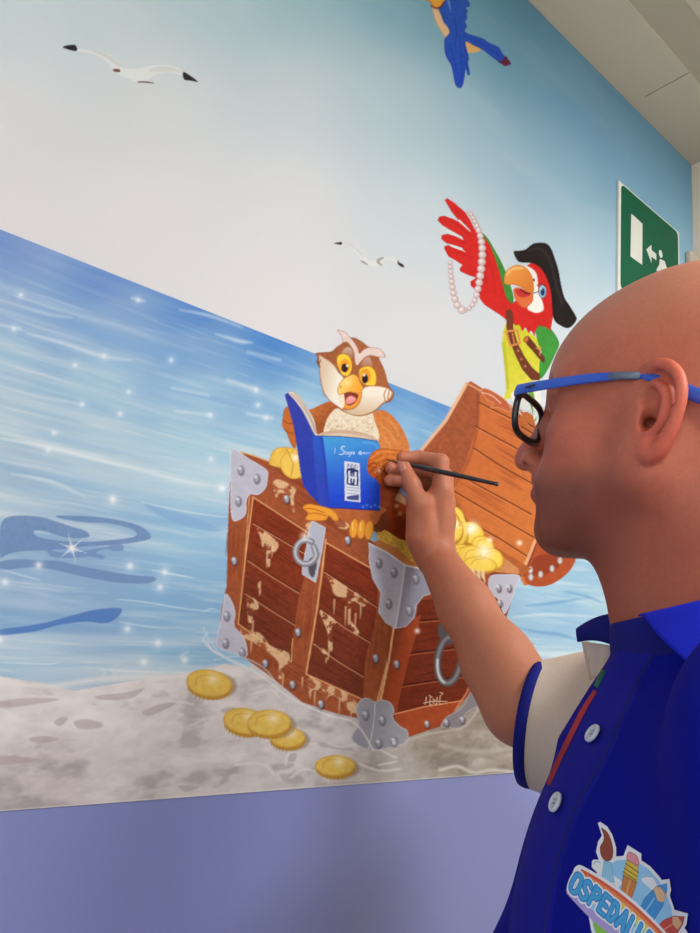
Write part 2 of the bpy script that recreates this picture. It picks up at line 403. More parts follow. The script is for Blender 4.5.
for p in [(52, 188), (188, 363), (260, 340), (428, 350), (322, 430), (205, 460), (525, 488), (640, 425), (555, 672), (135, 532), (120, 575), (345, 200), (35, 272), (282, 695), (300, 485), (645, 462), (665, 495), (527, 597)]:
    cv.spot(p, 4.2, (240, 244, 246), 0.8); cv.spot(p, 9, (236, 240, 246), 0.3)
cv.fr(0, 480, 2.5)
DK = (112, 140, 186)
cv.poly([(0, 125), (8, 100), (30, 90), (60, 89), (100, 92), (130, 100), (175, 115), (215, 128), (222, 142), (190, 146), (150, 140), (110, 128), (85, 128), (95, 142), (150, 152), (210, 155), (280, 150), (335, 142), (340, 130), (315, 118), (270, 108), (215, 106), (160, 98), (140, 90), (180, 89), (240, 92), (300, 101), (350, 115), (375, 135), (372, 148), (330, 157), (270, 163), (210, 166), (170, 172), (110, 176), (60, 178), (20, 185), (0, 192)], DK, tex=.06, soft=1.2, alpha=.88)
cv.poly([(120, 175), (170, 182), (250, 170), (300, 160), (308, 175), (285, 177), (262, 172), (240, 182), (262, 190), (255, 198), (225, 192), (170, 196), (130, 192)], DK, soft=1.2, alpha=.7)
cv.poly([(0, 205), (40, 198), (95, 200), (150, 203), (185, 212), (250, 224), (330, 238), (382, 242), (388, 252), (360, 259), (290, 256), (210, 242), (150, 228), (90, 218), (40, 222), (0, 224)], DK, soft=1.2, alpha=.85)
cv.poly([(0, 374), (60, 366), (120, 355), (190, 336), (240, 324), (302, 321), (292, 345), (262, 358), (215, 354), (150, 362), (90, 378), (30, 386), (0, 387)], (84, 124, 190), soft=1.2, alpha=.9)
cv.poly([(360, 60), (420, 75), (500, 100), (540, 118), (560, 125), (520, 128), (440, 108), (390, 84)], (130, 172, 218), soft=2, alpha=.6)
for P, w in [([(355, 55), (430, 72), (520, 88), (570, 92)], 3), ([(380, 225), (430, 235), (485, 245)], 5), ([(290, 298), (360, 305), (450, 320), (540, 330)], 3), ([(0, 222), (60, 240), (100, 250)], 3), ([(300, 355), (360, 365), (420, 372)], 3),
             ([(250, 500), (262, 480), (250, 470)], 2.4), ([(290, 500), (282, 470), (300, 460)], 2.4), ([(0, 455), (60, 458), (130, 460), (160, 450)], 3), ([(520, 380), (508, 400), (530, 425), (560, 440)], 4), ([(505, 330), (530, 322), (550, 330)], 3), ([(460, 450), (452, 440), (470, 430)], 2.6)]:
    cv.line(P, np.array([.4] + [w * .4] * (len(P) - 2) + [.4]), (214, 228, 238), alpha=.8, soft=1.6)
for p in [(325, 215), (412, 230), (282, 50), (555, 20), (318, 372), (97, 213), (12, 255), (400, 268), (395, 408), (462, 450), (360, 455), (585, 268), (0, 400)]:
    cv.spot(p, 5.5, (248, 248, 248), 0.95); cv.spot(p, 12, (236, 240, 246), 0.35)
cv.spot((180, 170), 7, (252, 248, 248), 1); 
for a in (20, 75, 140): 
    dx, dy = 38 * math.cos(math.radians(a)), 38 * math.sin(math.radians(a)); cv.line([(180 - dx, 170 - dy), (180, 170), (180 + dx, 170 + dy)], [.2, 1.6, .2], (245, 240, 242), alpha=.8, smooth=False)
# right-hand sea, behind the open lid
cv.fr(440, 560, 3.5)
for P, w in [([(250, 228), (330, 250), (420, 262), (520, 290)], 6), ([(300, 160), (400, 150), (520, 130)], 5), ([(440, 110), (520, 130), (570, 150)], 4), ([(270, 300), (330, 290)], 5)]:
    cv.line(P, np.array([.6] + [w * .6] * (len(P) - 2) + [.6]), (104, 158, 208), alpha=.6, soft=2.5)
for P, w in [([(300, 60), (420, 80), (520, 90)], 6), ([(260, 200), (380, 190), (560, 200)], 6), ([(300, 320), (400, 330), (520, 320)], 9), ([(330, 370), (420, 380), (520, 350)], 9)]:
    cv.line(P, np.array([.6] + [w * .6] * (len(P) - 2) + [.6]), (222, 234, 238), alpha=.6, soft=3)
# --- sand
SAND = [(-400, 684), (-60, 682), (0, 677), (35, 682), (75, 691), (120, 683), (160, 677), (190, 673), (225, 664), (250, 668), (262, 650), (330, 660), (400, 690), (440, 690), (470, 672), (500, 664), (540, 662), (640, 668), (760, 690), (900, 1100), (-500, 1100)]
cv.poly(SAND, (206, 196, 196), 3, smooth=False, raw=True, soft=3)
bz = onwall(-60, 684); mL = (WX < bz[0]) & (WZ < bz[2] + .006 * np.sin(WX * 14)); cv.own[mL] = 3
ms = cv.own == 3
sand = idw([(0, 700, (212, 204, 204)), (0, 800, (188, 176, 178)), (60, 780, (196, 184, 186)), (100, 700, (216, 208, 208)), (200, 700, (212, 204, 204)), (120, 760, (204, 194, 194)), (220, 780, (200, 190, 190)), (330, 740, (206, 196, 194)), (400, 765, (184, 174, 168)),
            (440, 735, (158, 144, 132)), (500, 700, (152, 136, 122)), (520, 740, (160, 146, 134)), (480, 768, (176, 166, 158)), (540, 690, (170, 158, 148))], Xc, Yc)
nz = fbm(WX * 26, WZ * 60, 5); nf = fbm(WX * 90 + 4, WZ * 160, 4)
dk = np.clip((0.44 - nz) * 6, 0, 1)[..., None]; br = np.clip((nz - 0.55) * 5, 0, 1)[..., None]
sandc = sand * (1 - 0.14 * dk) * (1 + (nf[..., None] - .5) * 0.12); sandc = sandc * (1 - br * .45) + np.array([232, 224, 222.]) * br * .45
sandc = sandc * np.clip(1.07 - (cv.X[..., None] - 200) / 3000, .95, 1.07); cv.c[ms] = sandc[ms]
cv.fr(0, 480, 2.5)
for P in [[(0, 500), (60, 512), (130, 515), (180, 508), (260, 498), (350, 493), (450, 490), (540, 480), (600, 488)]]:
    cv.line(P, 5, (232, 226, 224), alpha=.85, soft=5)
rs = np.random.RandomState(5)
for P in [[(185, 605), (215, 598), (255, 608), (250, 620), (200, 622)], [(75, 645), (110, 640), (150, 646), (120, 656), (80, 655)], [(135, 605), (155, 592), (170, 598), (150, 615)], [(355, 580), (400, 560), (440, 558), (400, 580), (370, 590)],
          [(240, 540), (320, 530), (360, 520), (330, 545), (260, 550)], [(0, 555), (60, 545), (150, 548), (80, 562), (0, 570)], [(470, 605), (520, 600), (500, 612)], [(0, 690), (60, 692), (100, 700), (0, 712)]]:
    cv.poly(P, (178, 160, 160), soft=1.6, alpha=.55)
cv.fr(150, 640, 2.8)
for P in [[(200, 195), (225, 188), (240, 190), (210, 205)], [(345, 350), (400, 345), (395, 358), (350, 365)], [(390, 320), (410, 318), (405, 340), (385, 338)], [(365, 375), (420, 378), (430, 400), (380, 398)], [(460, 408), (560, 398), (650, 392), (560, 412)],
          [(620, 320), (650, 315), (670, 335), (650, 355), (620, 345)], [(80, 408), (140, 410), (100, 425)], [(470, 285), (560, 300), (560, 310), (480, 298)]]:
    cv.poly(P, (176, 164, 162), soft=1.6, alpha=.6)
for P in [[(240, 350), (290, 345), (330, 355), (345, 375)], [(380, 350), (400, 300), (470, 290)], [(500, 290), (540, 300), (600, 290), (690, 330)], [(110, 240), (150, 225), (160, 240)], [(640, 350), (690, 340)], [(0, 175), (60, 170), (120, 180)], [(290, 150), (340, 140), (360, 160)], [(395, 385), (440, 360), (500, 395)], [(580, 345), (640, 365), (700, 362)]]:
    cv.line(P, 2, (232, 226, 222), alpha=.7, soft=1.6)
cv.line([(440, 745), (480, 752), (540, 746), (600, 752)], 3, (214, 206, 198), alpha=.6, soft=5, raw=True)
cv.fr(440, 560, 3.5)
cv.line([(0, 735), (60, 722), (120, 745), (180, 735), (260, 742)], 3, (226, 216, 208), alpha=.8, soft=3)
for P in [[(0, 620), (80, 600), (160, 612), (240, 650)], [(20, 680), (120, 660), (220, 700)], [(60, 560), (120, 545), (180, 570)]]:
    cv.line(P, 3, (180, 168, 156), alpha=.5, soft=3)
cv.line([(-400, 820), (0, 811), (280, 789), (530, 771.5), (700, 760)], 1.4, (232, 226, 224), alpha=.6, raw=True, smooth=False)

# --- gulls
part(10, 'painted_seagull'); part(11, 'painted_seagull')
cv.fr(0, 0, 2.5)
G1, G2, WH = (44, 40, 44), (196, 196, 196), (232, 233, 232)
cv.poly([(190, 122), (228, 126), (262, 132), (290, 150), (302, 168), (340, 172), (380, 164), (425, 163), (458, 178), (462, 190), (425, 180), (390, 186), (370, 200), (350, 207), (310, 192), (285, 178), (262, 150), (225, 133), (192, 128)], WH, 10, alpha=.55)
cv.poly([(228, 127), (262, 133), (290, 152), (300, 168), (285, 160), (262, 143)], G2, alpha=.6)
cv.poly([(372, 178), (395, 166), (430, 168), (458, 182), (430, 178), (395, 180)], G2, alpha=.5)
cv.poly([(157, 117), (170, 113), (186, 112), (192, 118), (192, 127), (178, 126), (165, 122)], G1, 10)
cv.poly([(458, 180), (475, 189), (495, 204), (478, 202), (460, 198)], G1, 10)
cv.poly([(283, 173), (298, 173), (300, 180), (286, 179)], (110, 76, 70), 10); cv.line([(345, 205), (365, 205), (385, 208)], [1.2, 1.6, .8], (110, 80, 84), pid=10)
cv.fr(320, 220, 7)
cv.poly([(152, 155), (190, 158), (235, 172), (275, 205), (320, 260), (345, 285), (400, 275), (440, 262), (500, 268), (548, 290), (545, 305), (490, 280), (450, 282), (430, 315), (380, 325), (335, 315), (290, 290), (265, 240), (225, 195), (190, 175), (152, 172)], WH, 11, alpha=.5)
cv.poly([(155, 160), (195, 160), (240, 180), (280, 215), (310, 260), (280, 240), (240, 200), (200, 175)], (206, 202, 210), alpha=.8)
cv.poly([(98, 163), (125, 156), (152, 155), (152, 173), (125, 170)], G1, 11)
cv.poly([(546, 282), (555, 298), (578, 308), (590, 330), (570, 328), (545, 308)], (56, 36, 40), 11)
cv.poly([(282, 282), (300, 285), (335, 308), (325, 314), (295, 298)], (150, 138, 140), 11, alpha=.8)
cv.line([(440, 265), (410, 280), (408, 295), (430, 318)], [2, 3, 3, 1.5], (150, 130, 132), alpha=.7, pid=11)

# --- blue macaw at the top
part(12, 'painted_macaw')
cv.fr(420, 0, 6.364)
B1, B2 = (44, 86, 184), (28, 60, 150)
cv.poly([(78, 40), (128, 80), (190, 190), (185, 215), (160, 238), (120, 180), (90, 110)], (222, 188, 148), 12, edge=(1.2, (180, 140, 96)))
cv.poly([(290, 268), (330, 282), (385, 308), (372, 328), (330, 334), (300, 330)], (226, 180, 112), 12)
cv.poly([(110, -60), (320, -60), (300, -10), (312, 12), (318, 40), (292, 48), (305, 72), (296, 92), (300, 118), (286, 140), (300, 165), (290, 205), (400, 245), (440, 272), (500, 300), (525, 340), (555, 372), (578, 405), (545, 418), (505, 398), (470, 372), (400, 318), (340, 288), (290, 264), (300, 320), (312, 370), (306, 400), (318, 470), (302, 474), (290, 440), (282, 500), (268, 552), (240, 558), (222, 530), (210, 470), (195, 410), (162, 350), (155, 255), (188, 208), (170, 165), (150, 140), (120, 60), (95, 0)], B1, 12, tex=.10, ts=.5, g=((180, 60), (260, 500), (36, 76, 190)), edge=(1.0, (32, 60, 140)))
for P in [[(215, 90), (232, 200), (222, 300)], [(250, 220), (262, 330), (270, 430), (262, 520)], [(290, 230), (380, 270), (470, 330), (520, 372)], [(285, 270), (290, 350), (300, 440)], [(190, 280), (215, 380), (235, 470)]]:
    cv.line(P, 1.0, B2, alpha=.55, soft=1.2)
cv.line([(165, -20), (185, 20), (195, 78)], [1.6, 1.8, .5], (110, 156, 214), alpha=.85)
cv.poly([(488, 378), (520, 388), (545, 358), (562, 378), (580, 405), (560, 412), (545, 422), (515, 404)], (96, 34, 66), 12)
cv.poly([(60, -80), (20, -40), (30, -2), (62, 12), (85, 45), (110, 50), (135, 40), (155, 10), (165, -50), (120, -90)], (224, 158, 58), 12, edge=(1.4, (150, 70, 30)))
cv.line([(70, 38), (100, 52), (130, 44), (152, 14)], 1.6, (120, 40, 40), alpha=.85)

# --- treasure chest
part(20, 'painted_treasure_chest'); part(21, 'metal_bracket', 20); part(22, 'metal_bracket', 20); part(23, 'metal_bracket', 20); part(24, 'metal_bracket', 20)
part(25, 'metal_bracket', 20); part(26, 'metal_bracket', 20); part(27, 'chest_lid', 20); part(28, 'hasp', 20, 'grey painted hasp with ring'); part(29, 'ring_handle', 20); part(30, 'gold_coins', 20, 'yellow painted coins piled inside the chest'); part(31, 'gold_coins', 20, 'yellow painted coins behind the blue book'); part(32, 'gold_coins', 20)
WD, WDK, WMID, WLT = (160, 82, 48), (118, 52, 32), (142, 66, 40), (226, 164, 112)
def grain(P0, P1, n, spread, c=(110, 40, 20), a=.35, seed=0):
    r = np.random.RandomState(seed); P0 = np.array(P0, float); P1 = np.array(P1, float); d = P1 - P0; nn = np.array([-d[1], d[0]]) / np.hypot(*d)
    for i in range(n):
        o = nn * (r.rand() - .5) * spread; t0 = r.rand() * .5; t1 = t0 + .3 + r.rand() * .3
        m_ = P0 + d * (t0 + t1) / 2 + o + nn * (r.rand() - .5) * 5
        cv.line([P0 + d * t0 + o, m_, P0 + d * min(t1, 1) + o], [.3, .9, .3], c, alpha=a, soft=.9)
# lid
cv.fr(360, 420, 3.5)
cv.poly([(372, -128), (300, 0), (215, 105), (170, 240), (200, 420), (250, 520), (560, 552), (575, 580), (650, 560), (760, 470), (760, 100), (560, -30), (480, -75)], (196, 104, 56), 27, smooth=False, g=((330, 0), (620, 330), (206, 116, 58)), tex=.06)
cv.poly([(372, -128), (300, 0), (215, 105), (170, 240), (220, 330), (300, 260), (370, 150), (412, 10), (420, -95)], (160, 84, 52), 27, smooth=False, tex=.12, ts=.35)
cv.line([(372, -126), (300, 2), (213, 107)], 3.4, (232, 184, 150), alpha=.95, soft=1.2, smooth=False)
cv.line([(412, -85), (412, 10), (385, 130), (330, 230)], 2, (130, 62, 36), alpha=.6, soft=3)
cv.poly([(372, -128), (388, -136), (480, -78), (560, -34), (556, -18), (470, -60)], (176, 88, 54), 27, smooth=False)
cv.line([(372, -130), (425, -100), (560, -30)], 1.4, (226, 176, 140), alpha=.8, smooth=False)
for P in [[(418, -60), (560, 10), (700, 100)], [(404, 22), (540, 95), (640, 160)], [(400, 100), (500, 165), (625, 235)], [(330, 180), (420, 232), (600, 330)], [(330, 250), (450, 320), (610, 412)], [(370, 350), (480, 410), (590, 480)]]:
    cv.line(P, 1.3, (98, 40, 22), alpha=.9, soft=1.0, smooth=False)
    cv.line([(x, y + 5) for x, y in P], 1.0, (228, 150, 90), alpha=.5, soft=1.0, smooth=False)
for i, (a, b) in enumerate([((420, 60), (620, 175)), ((410, 130), (620, 260)), ((340, 215), (600, 360)), ((430, -20), (620, 80))]): grain(a, b, 12, 40, (150, 66, 34), .4, i)
cv.poly([(575, 545), (605, 430), (700, 400), (760, 440), (740, 520), (670, 575), (600, 580)], (176, 80, 44), 27, tex=.05)
cv.poly([(600, 540), (612, 480), (680, 465), (720, 440), (700, 510), (650, 540)], (150, 62, 34), 27)
cv.line([(612, 425), (590, 480), (560, 548)], 3.2, (226, 172, 130), alpha=.95, smooth=False); cv.line([(618, 430), (600, 480), (572, 548)], 1, (120, 50, 28), smooth=False)
for p in [(597, 525), (632, 540), (672, 520), (700, 492), (598, 550)]: cv.ell(p, (9, 13), (214, 208, 210), soft=1, edge=(2, (150, 130, 130)))
# inside back wall below the coins, rim
cv.poly([(40, 380), (60, 300), (330, 260), (400, 400), (600, 520), (560, 552), (450, 545), (330, 535), (240, 520), (160, 500)], (178, 96, 50), 20, smooth=False, tex=.08)
cv.poly([(490, 470), (555, 520), (560, 548), (470, 540), (380, 510), (370, 440)], (206, 138, 88), 20, smooth=False, tex=.06)
# front face
cv.fr(200, 430, 2.827)
cv.poly([(90, 55), (150, 72), (260, 112), (340, 165), (480, 310), (585, 372), (620, 385), (560, 520), (545, 560), (520, 690), (500, 860), (470, 880), (445, 815), (380, 800), (290, 770), (215, 710), (190, 690), (120, 640), (50, 615), (62, 500), (75, 440), (80, 250)], WD, 20, smooth=False, tex=.10, ts=.3)
for i, (a, b) in enumerate([((100, 250), (85, 470)), ((200, 120), (460, 300)), ((320, 430), (285, 640)), ((520, 540), (490, 740)), ((150, 600), (420, 790)), ((200, 150), (480, 330))]): grain(a, b, 14, 50, (120, 44, 20), .45, 10 + i)
cv.poly([(150, 190), (305, 292), (300, 400), (278, 480), (262, 590), (258, 655), (180, 600), (108, 548), (118, 440), (132, 320)], WDK, 20, smooth=False, g=((130, 560), (280, 300), (134, 52, 26)), tex=.14, ts=.3)
cv.poly([(356, 318), (430, 365), (503, 402), (502, 480), (492, 560), (468, 640), (460, 760), (300, 688), (322, 600), (332, 500), (350, 400)], WDK, 20, smooth=False, g=((320, 640), (480, 420), (132, 50, 26)), tex=.14, ts=.3)
for i, (a, b) in enumerate([((150, 230), (300, 320)), ((140, 310), (290, 410)), ((130, 410), (275, 510)), ((120, 500), (260, 600)), ((350, 360), (500, 450)), ((340, 450), (490, 550)), ((330, 560), (480, 650)), ((310, 640), (460, 720))]): grain(a, b, 12, 70, (86, 28, 14), .55, 30 + i)
for P in [[(150, 265), (235, 315), (300, 352)], [(136, 370), (210, 420), (280, 462)], [(128, 463), (200, 510), (268, 552)], [(352, 402), (430, 455), (500, 502)], [(340, 508), (410, 560), (482, 602)], [(322, 605), (390, 655), (462, 698)]]:
    cv.line([(x, y - 3) for x, y in P], 1.6, (70, 22, 14), alpha=.8, smooth=False); cv.line(P, 1.0, (228, 160, 116), alpha=.85, soft=.8, smooth=False)
for P, w in [([(150, 190), (305, 290)], 1.2), ([(150, 190), (132, 330), (108, 548)], 1.3), ([(108, 548), (180, 600), (258, 655)], 1.2), ([(356, 318), (503, 402)], 1.3), ([(356, 310), (332, 500), (300, 690)], 1.6), ([(300, 690), (460, 762)], 1.3), ([(548, 562), (530, 660), (502, 765)], 2.0), ([(140, 180), (125, 400)], .8),
             ([(90, 55), (150, 72), (260, 112)], 1.4), ([(262, 590), (258, 655)], 1)]:
    cv.line(P, w, (232, 172, 116), alpha=.9, smooth=False)
# salt and dried mud drips
DR = (232, 194, 150)
for P in [[(165, 275), (220, 318), (212, 345), (200, 345), (198, 385), (190, 382), (186, 350), (178, 345), (172, 310)], [(205, 150), (225, 140), (270, 165), (265, 190), (268, 230), (260, 225), (250, 185), (225, 178), (215, 190)],
          [(355, 410), (410, 440), (470, 480), (462, 500), (430, 485), (425, 545), (418, 545), (416, 490), (380, 465), (372, 440)], [(340, 510), (385, 540), (372, 560), (375, 620), (365, 618), (360, 570), (348, 540)],
          [(325, 605), (362, 630), (356, 660), (350, 635)], [(118, 560), (170, 575), (200, 610), (250, 630), (252, 660), (235, 670), (230, 720), (222, 700), (220, 655), (180, 620), (150, 600), (120, 585)],
          [(310, 695), (345, 715), (400, 735), (440, 765), (440, 800), (415, 790), (400, 765), (370, 750), (350, 770), (345, 745), (318, 735), (312, 760), (305, 720)], [(135, 470), (165, 490), (160, 520), (150, 515), (145, 570), (138, 560)], [(425, 540), (450, 570), (438, 580)],
          [(165, 420), (172, 440), (170, 465), (164, 445)], [(300, 265), (330, 262), (300, 300)], [(380, 250), (420, 265), (415, 280), (390, 275)]]:
    cv.poly(P, DR, soft=1.4, alpha=.85, tex=.1, ts=.6, brk=True)
for x, y, l in [(190, 345, 45), (380, 480, 40), (412, 500, 55), (440, 520, 40), (365, 600, 50), (235, 690, 40), (325, 740, 40), (395, 760, 40), (170, 430, 40), (150, 540, 40), (205, 330, 30), (455, 495, 40), (145, 600, 30), (290, 700, 30), (428, 790, 20)]:
    cv.line([(x, y), (x - 1, y + l * .6), (x - 2, y + l)], [1.8, 1.4, .4], DR, alpha=.75, soft=1.2)
# side face
cv.fr(360, 430, 2.827)
cv.poly([(60, 420), (90, 385), (125, 385), (200, 396), (280, 392), (455, 408), (440, 450), (430, 480), (390, 600), (335, 725), (250, 800), (235, 835), (190, 850), (130, 870), (62, 885), (50, 780), (75, 700), (80, 560)], WMID, 20, smooth=False, tex=.1, ts=.3)
cv.poly([(170, 480), (380, 470), (395, 560), (360, 640), (320, 720), (280, 770), (105, 800), (120, 700), (150, 560)], (116, 42, 20), 20, smooth=False, tex=.14, ts=.3)
for i, (a, b) in enumerate([((160, 510), (300, 500)), ((150, 590), (300, 575)), ((130, 680), (300, 655)), ((115, 765), (280, 730)), ((300, 440), (370, 470))]): grain(a, b, 12, 60, (80, 26, 12), .5, 50 + i)
for P in [[(150, 540), (260, 532), (380, 525)], [(132, 632), (230, 620), (345, 605)], [(115, 722), (220, 706), (320, 690)]]:
    cv.line(P, 2.0, (70, 22, 12), alpha=.85, smooth=False); cv.line([(x, y + 5) for x, y in P], .9, (206, 120, 76), alpha=.7, smooth=False)
cv.poly([(125, 555), (172, 520), (165, 560), (140, 640), (118, 730), (100, 800), (70, 790), (60, 760)], (158, 66, 32), 20, smooth=False, tex=.08)
cv.poly([(98, 805), (180, 785), (290, 765), (312, 745), (262, 800), (235, 832), (190, 850), (130, 870), (110, 840)], (170, 74, 38), 20, smooth=False, tex=.08)
cv.line([(98, 803), (180, 783), (290, 765)], 1.2, (226, 150, 100), smooth=False); cv.line([(95, 560), (82, 650), (58, 765)], 1.9, (236, 178, 120), smooth=False)
cv.line([(320, 700), (300, 745), (270, 790)], 1.6, (226, 150, 100), alpha=.8, smooth=False)
cv.poly([(345, 400), (370, 408), (372, 450), (362, 455), (356, 430)], WD, 20)
cv.line([(340, 400), (352, 425), (345, 440)], 2.4, DR, alpha=.8, soft=1.4); cv.line([(320, 395), (330, 412)], 2.4, DR, alpha=.8, soft=1.4)
# rim edge + signature
cv.poly([(40, 318), (60, 305), (150, 345), (190, 372), (200, 398), (130, 383), (60, 345)], (206, 128, 72), 20, smooth=False, tex=.05)
for P in [[(188, 755), (184, 776)], [(198, 762), (196, 778), (204, 776)], [(206, 760), (212, 764), (206, 770), (214, 777)], [(218, 756), (217, 776)], [(226, 752), (224, 776), (232, 775)], [(180, 772), (210, 766), (245, 768)], [(195, 750), (203, 755), (198, 757)], [(226, 742), (234, 744), (230, 750)]]:
    cv.line(P, 1.0, (226, 190, 160), alpha=.9, soft=.6, smooth=False)
# brackets
MT, MTD, MTL = (190, 188, 204), (150, 148, 166), (228, 228, 238)
cv.fr(200, 430, 2.827)
cv.poly([(90, 55), (140, 82), (188, 112), (192, 135), (185, 165), (165, 183), (142, 182), (132, 200), (130, 235), (115, 252), (90, 250), (86, 150)], MT, 21, edge=(1.3, MTL), tex=.03)
cv.poly([(70, 465), (88, 480), (100, 515), (97, 552), (115, 575), (130, 600), (131, 642), (90, 630), (50, 615), (46, 590), (58, 540)], MT, 22, edge=(1.3, MTL), tex=.03)
cv.fr(360, 430, 2.827)
cv.poly([(25, 322), (75, 345), (127, 382), (118, 470), (100, 562), (72, 545), (52, 515), (58, 460), (35, 420), (25, 370)], MT, 23, edge=(1.2, MTL), tex=.03, smooth=False)
cv.poly([(127, 382), (180, 392), (205, 402), (212, 440), (205, 462), (180, 470), (160, 495), (155, 530), (130, 556), (100, 562), (115, 470)], MTD, 23, edge=(1.2, MTL), tex=.03, smooth=False)
cv.line([(25, 320), (75, 345), (127, 382), (205, 400)], 1.3, (235, 235, 242), smooth=False); cv.line([(127, 382), (115, 470), (100, 560)], 1.0, (225, 225, 235), smooth=False)
cv.poly([(370, 412), (400, 408), (452, 412), (440, 450), (428, 485), (410, 520), (400, 505), (392, 480), (370, 462), (362, 435)], MT, 25, edge=(1.2, MTL))
cv.poly([(318, 728), (335, 730), (350, 770), (300, 800), (290, 840), (250, 842), (228, 838), (245, 810), (275, 795), (295, 775)], (140, 132, 140), 26, edge=(1.2, (196, 190, 192)))
cv.poly([(0, 765), (20, 757), (42, 768), (60, 762), (85, 770), (96, 790), (94, 815), (115, 838), (134, 850), (134, 880), (100, 895), (40, 905), (0, 895), (-25, 870), (-5, 830), (-12, 790)], (158, 156, 166), 24, edge=(1.3, (216, 216, 222)), tex=.03)
cv.line([(42, 770), (40, 820), (25, 900)], 1.0, (220, 220, 226), alpha=.8)
def rivet(x, y, r=5.2, own=None, d=0):
    cv.ell((x + 1.0 * cv.k * .6, y + 1.8 * cv.k * .6), (r * cv.k * .55, r * cv.k * .85), (96, 88, 104) if d == 0 else (74, 40, 34), alpha=.7, soft=2)
    cv.ell((x, y), (r * cv.k * .46, r * cv.k * .76), (172, 170, 184), own, soft=1.2, edge=(2.0, (112, 108, 124)))
    cv.spot((x - 3, y - 5), 3.0, (245, 245, 248), .95)
cv.fr(200, 430, 2.827)
for x, y in [(115, 113), (160, 137), (108, 200), (75, 525), (72, 602), (505, 375), (548, 402), (533, 490), (592, 510), (610, 420), (468, 805), (515, 820), (548, 880), (505, 885), (119, 628)]: rivet(x, y, 6.0)
for x, y in [(245, 195), (97, 370), (185, 660), (262, 720), (342, 775), (277, 572), (418, 312), (497, 645), (556, 662)]: rivet(x, y, 5.6, d=1)
cv.fr(360, 430, 2.827)
for x, y in [(190, 832), (392, 447), (422, 447), (290, 820), (245, 828), (395, 490)]: rivet(x, y, 4.6, d=1)
cv.spot((162, 568), 5, (250, 250, 250), 1); cv.spot((97, 885), 4, (240, 240, 240), .8)
# side ring
cv.poly([(225, 545), (250, 540), (262, 600), (240, 605), (222, 580)], (84, 76, 80), 29)
th = np.linspace(0, 2 * math.pi, 25)
ring = [(252 + 33 * math.cos(t) + 6 * math.sin(t) * -1, 650 + 66 * math.sin(t)) for t in th]
cv.line(ring, 7.6, (80, 72, 76), pid=29, smooth=False, soft=1.5); cv.line(ring, 3.0, (150, 144, 148), alpha=.85, soft=3.0, smooth=False); cv.line(ring[7:13], 2, (232, 230, 232), alpha=.9, soft=2, smooth=False)
# hasp with ring
cv.fr(200, 430, 2.827)
cv.poly([(316, 256), (338, 266), (355, 276), (350, 315), (340, 370), (328, 432), (308, 420), (288, 408), (290, 380), (300, 330), (305, 290)], (182, 184, 200), 28, edge=(1.3, MTL), smooth=False)
cv.poly([(312, 362), (330, 370), (322, 415), (310, 408), (306, 385)], (70, 60, 70), 28, alpha=.85)
th = np.linspace(0.2, 2 * math.pi - 1.0, 20)
ring = [(300 + 30 * math.cos(t), 345 + 34 * math.sin(t)) for t in th[::-1]] + [(322, 330)]
cv.line(ring, 6.0, (128, 124, 134), pid=28, smooth=False); cv.line([(x - 1, y - 1) for x, y in ring], 2.2, (206, 206, 214), alpha=.95, soft=2, smooth=False)
cv.spot((296, 300), 8, (252, 244, 240), .9)
# coins in the chest
def coin(x, y, rx, ry, rot, pid, c=(232, 188, 84), e=(196, 142, 50), hl=True, soft=1.0):
    k = cv.k
    cv.ell((x + .5, y + .14 * ry * 1), (rx, ry), (190, 136, 48), pid, rot=rot, soft=soft)
    cv.ell((x, y), (rx * .98, ry * .92), c, pid, rot=rot, soft=soft, edge=(1.6, e), tex=.08, ts=.4)
    cv.ell((x, y - ry * .05), (rx * .74, ry * .66), (min(c[0] + 8, 255), min(c[1] + 12, 255), c[2] + 20), rot=rot, soft=2, alpha=.7)
    cv.line([(x - rx * .55, y + ry * .1), (x - rx * .3, y - ry * .5), (x + rx * .2, y - ry * .6)], 1.0, e, alpha=.6)
    if hl: cv.spot((x + rx * .2, y - ry * .1), 9, (255, 246, 214), .9)
cv.fr(360, 420, 3.5)
for a in [(325, 350, 40, 52, .3), (390, 395, 48, 40, .5), (340, 395, 40, 50, 0), (430, 440, 42, 36, .6), (355, 470, 46, 40, .2), (395, 480, 56, 44, .25), (460, 485, 44, 40, .5), (330, 385, 32, 46, .1), (420, 505, 60, 30, .1)]:
    coin(*a, 30, c=(246, 208, 84), e=(214, 150, 48), hl=False)
cv.line([(322, 305), (345, 320), (362, 350), (368, 370)], 3, (250, 220, 100), alpha=.95, pid=30); cv.line([(330, 325), (345, 345), (350, 370)], 2, (196, 130, 40), alpha=.8)
for p, r in [((335, 365), 8), ((395, 375), 10), ((435, 460), 13), ((455, 420), 5), ((558, 430), 5), ((385, 385), 8)]: cv.spot(p, r, (255, 252, 240), .98)
for P in [[(395, 525), (400, 560)], [(415, 530), (418, 568)], [(380, 520), (388, 545)], [(430, 530), (432, 550)]]: cv.line(P, 3, (240, 214, 180), alpha=.9, soft=1.4)
cv.poly([(60, 395), (85, 385), (130, 410), (175, 430), (215, 470), (190, 500), (130, 450), (70, 420)], (226, 178, 72), 32, tex=.25, ts=.6)
cv.fr(200, 430, 2.827)
cv.poly([(196, 90), (205, 60), (235, 48), (285, 60), (310, 100), (330, 150), (300, 145), (250, 115), (200, 100)], (236, 192, 82), 31, edge=(1.6, (206, 150, 54)), tex=.1, ts=.4)
cv.ell((262, 100), (34, 40), (240, 198, 90), 31, rot=-.5, edge=(1.6, (206, 150, 54)))
cv.line([(245, 55), (262, 95), (258, 130)], 1.2, (196, 140, 48), alpha=.8); cv.spot((270, 78), 7, (255, 252, 244), .95)

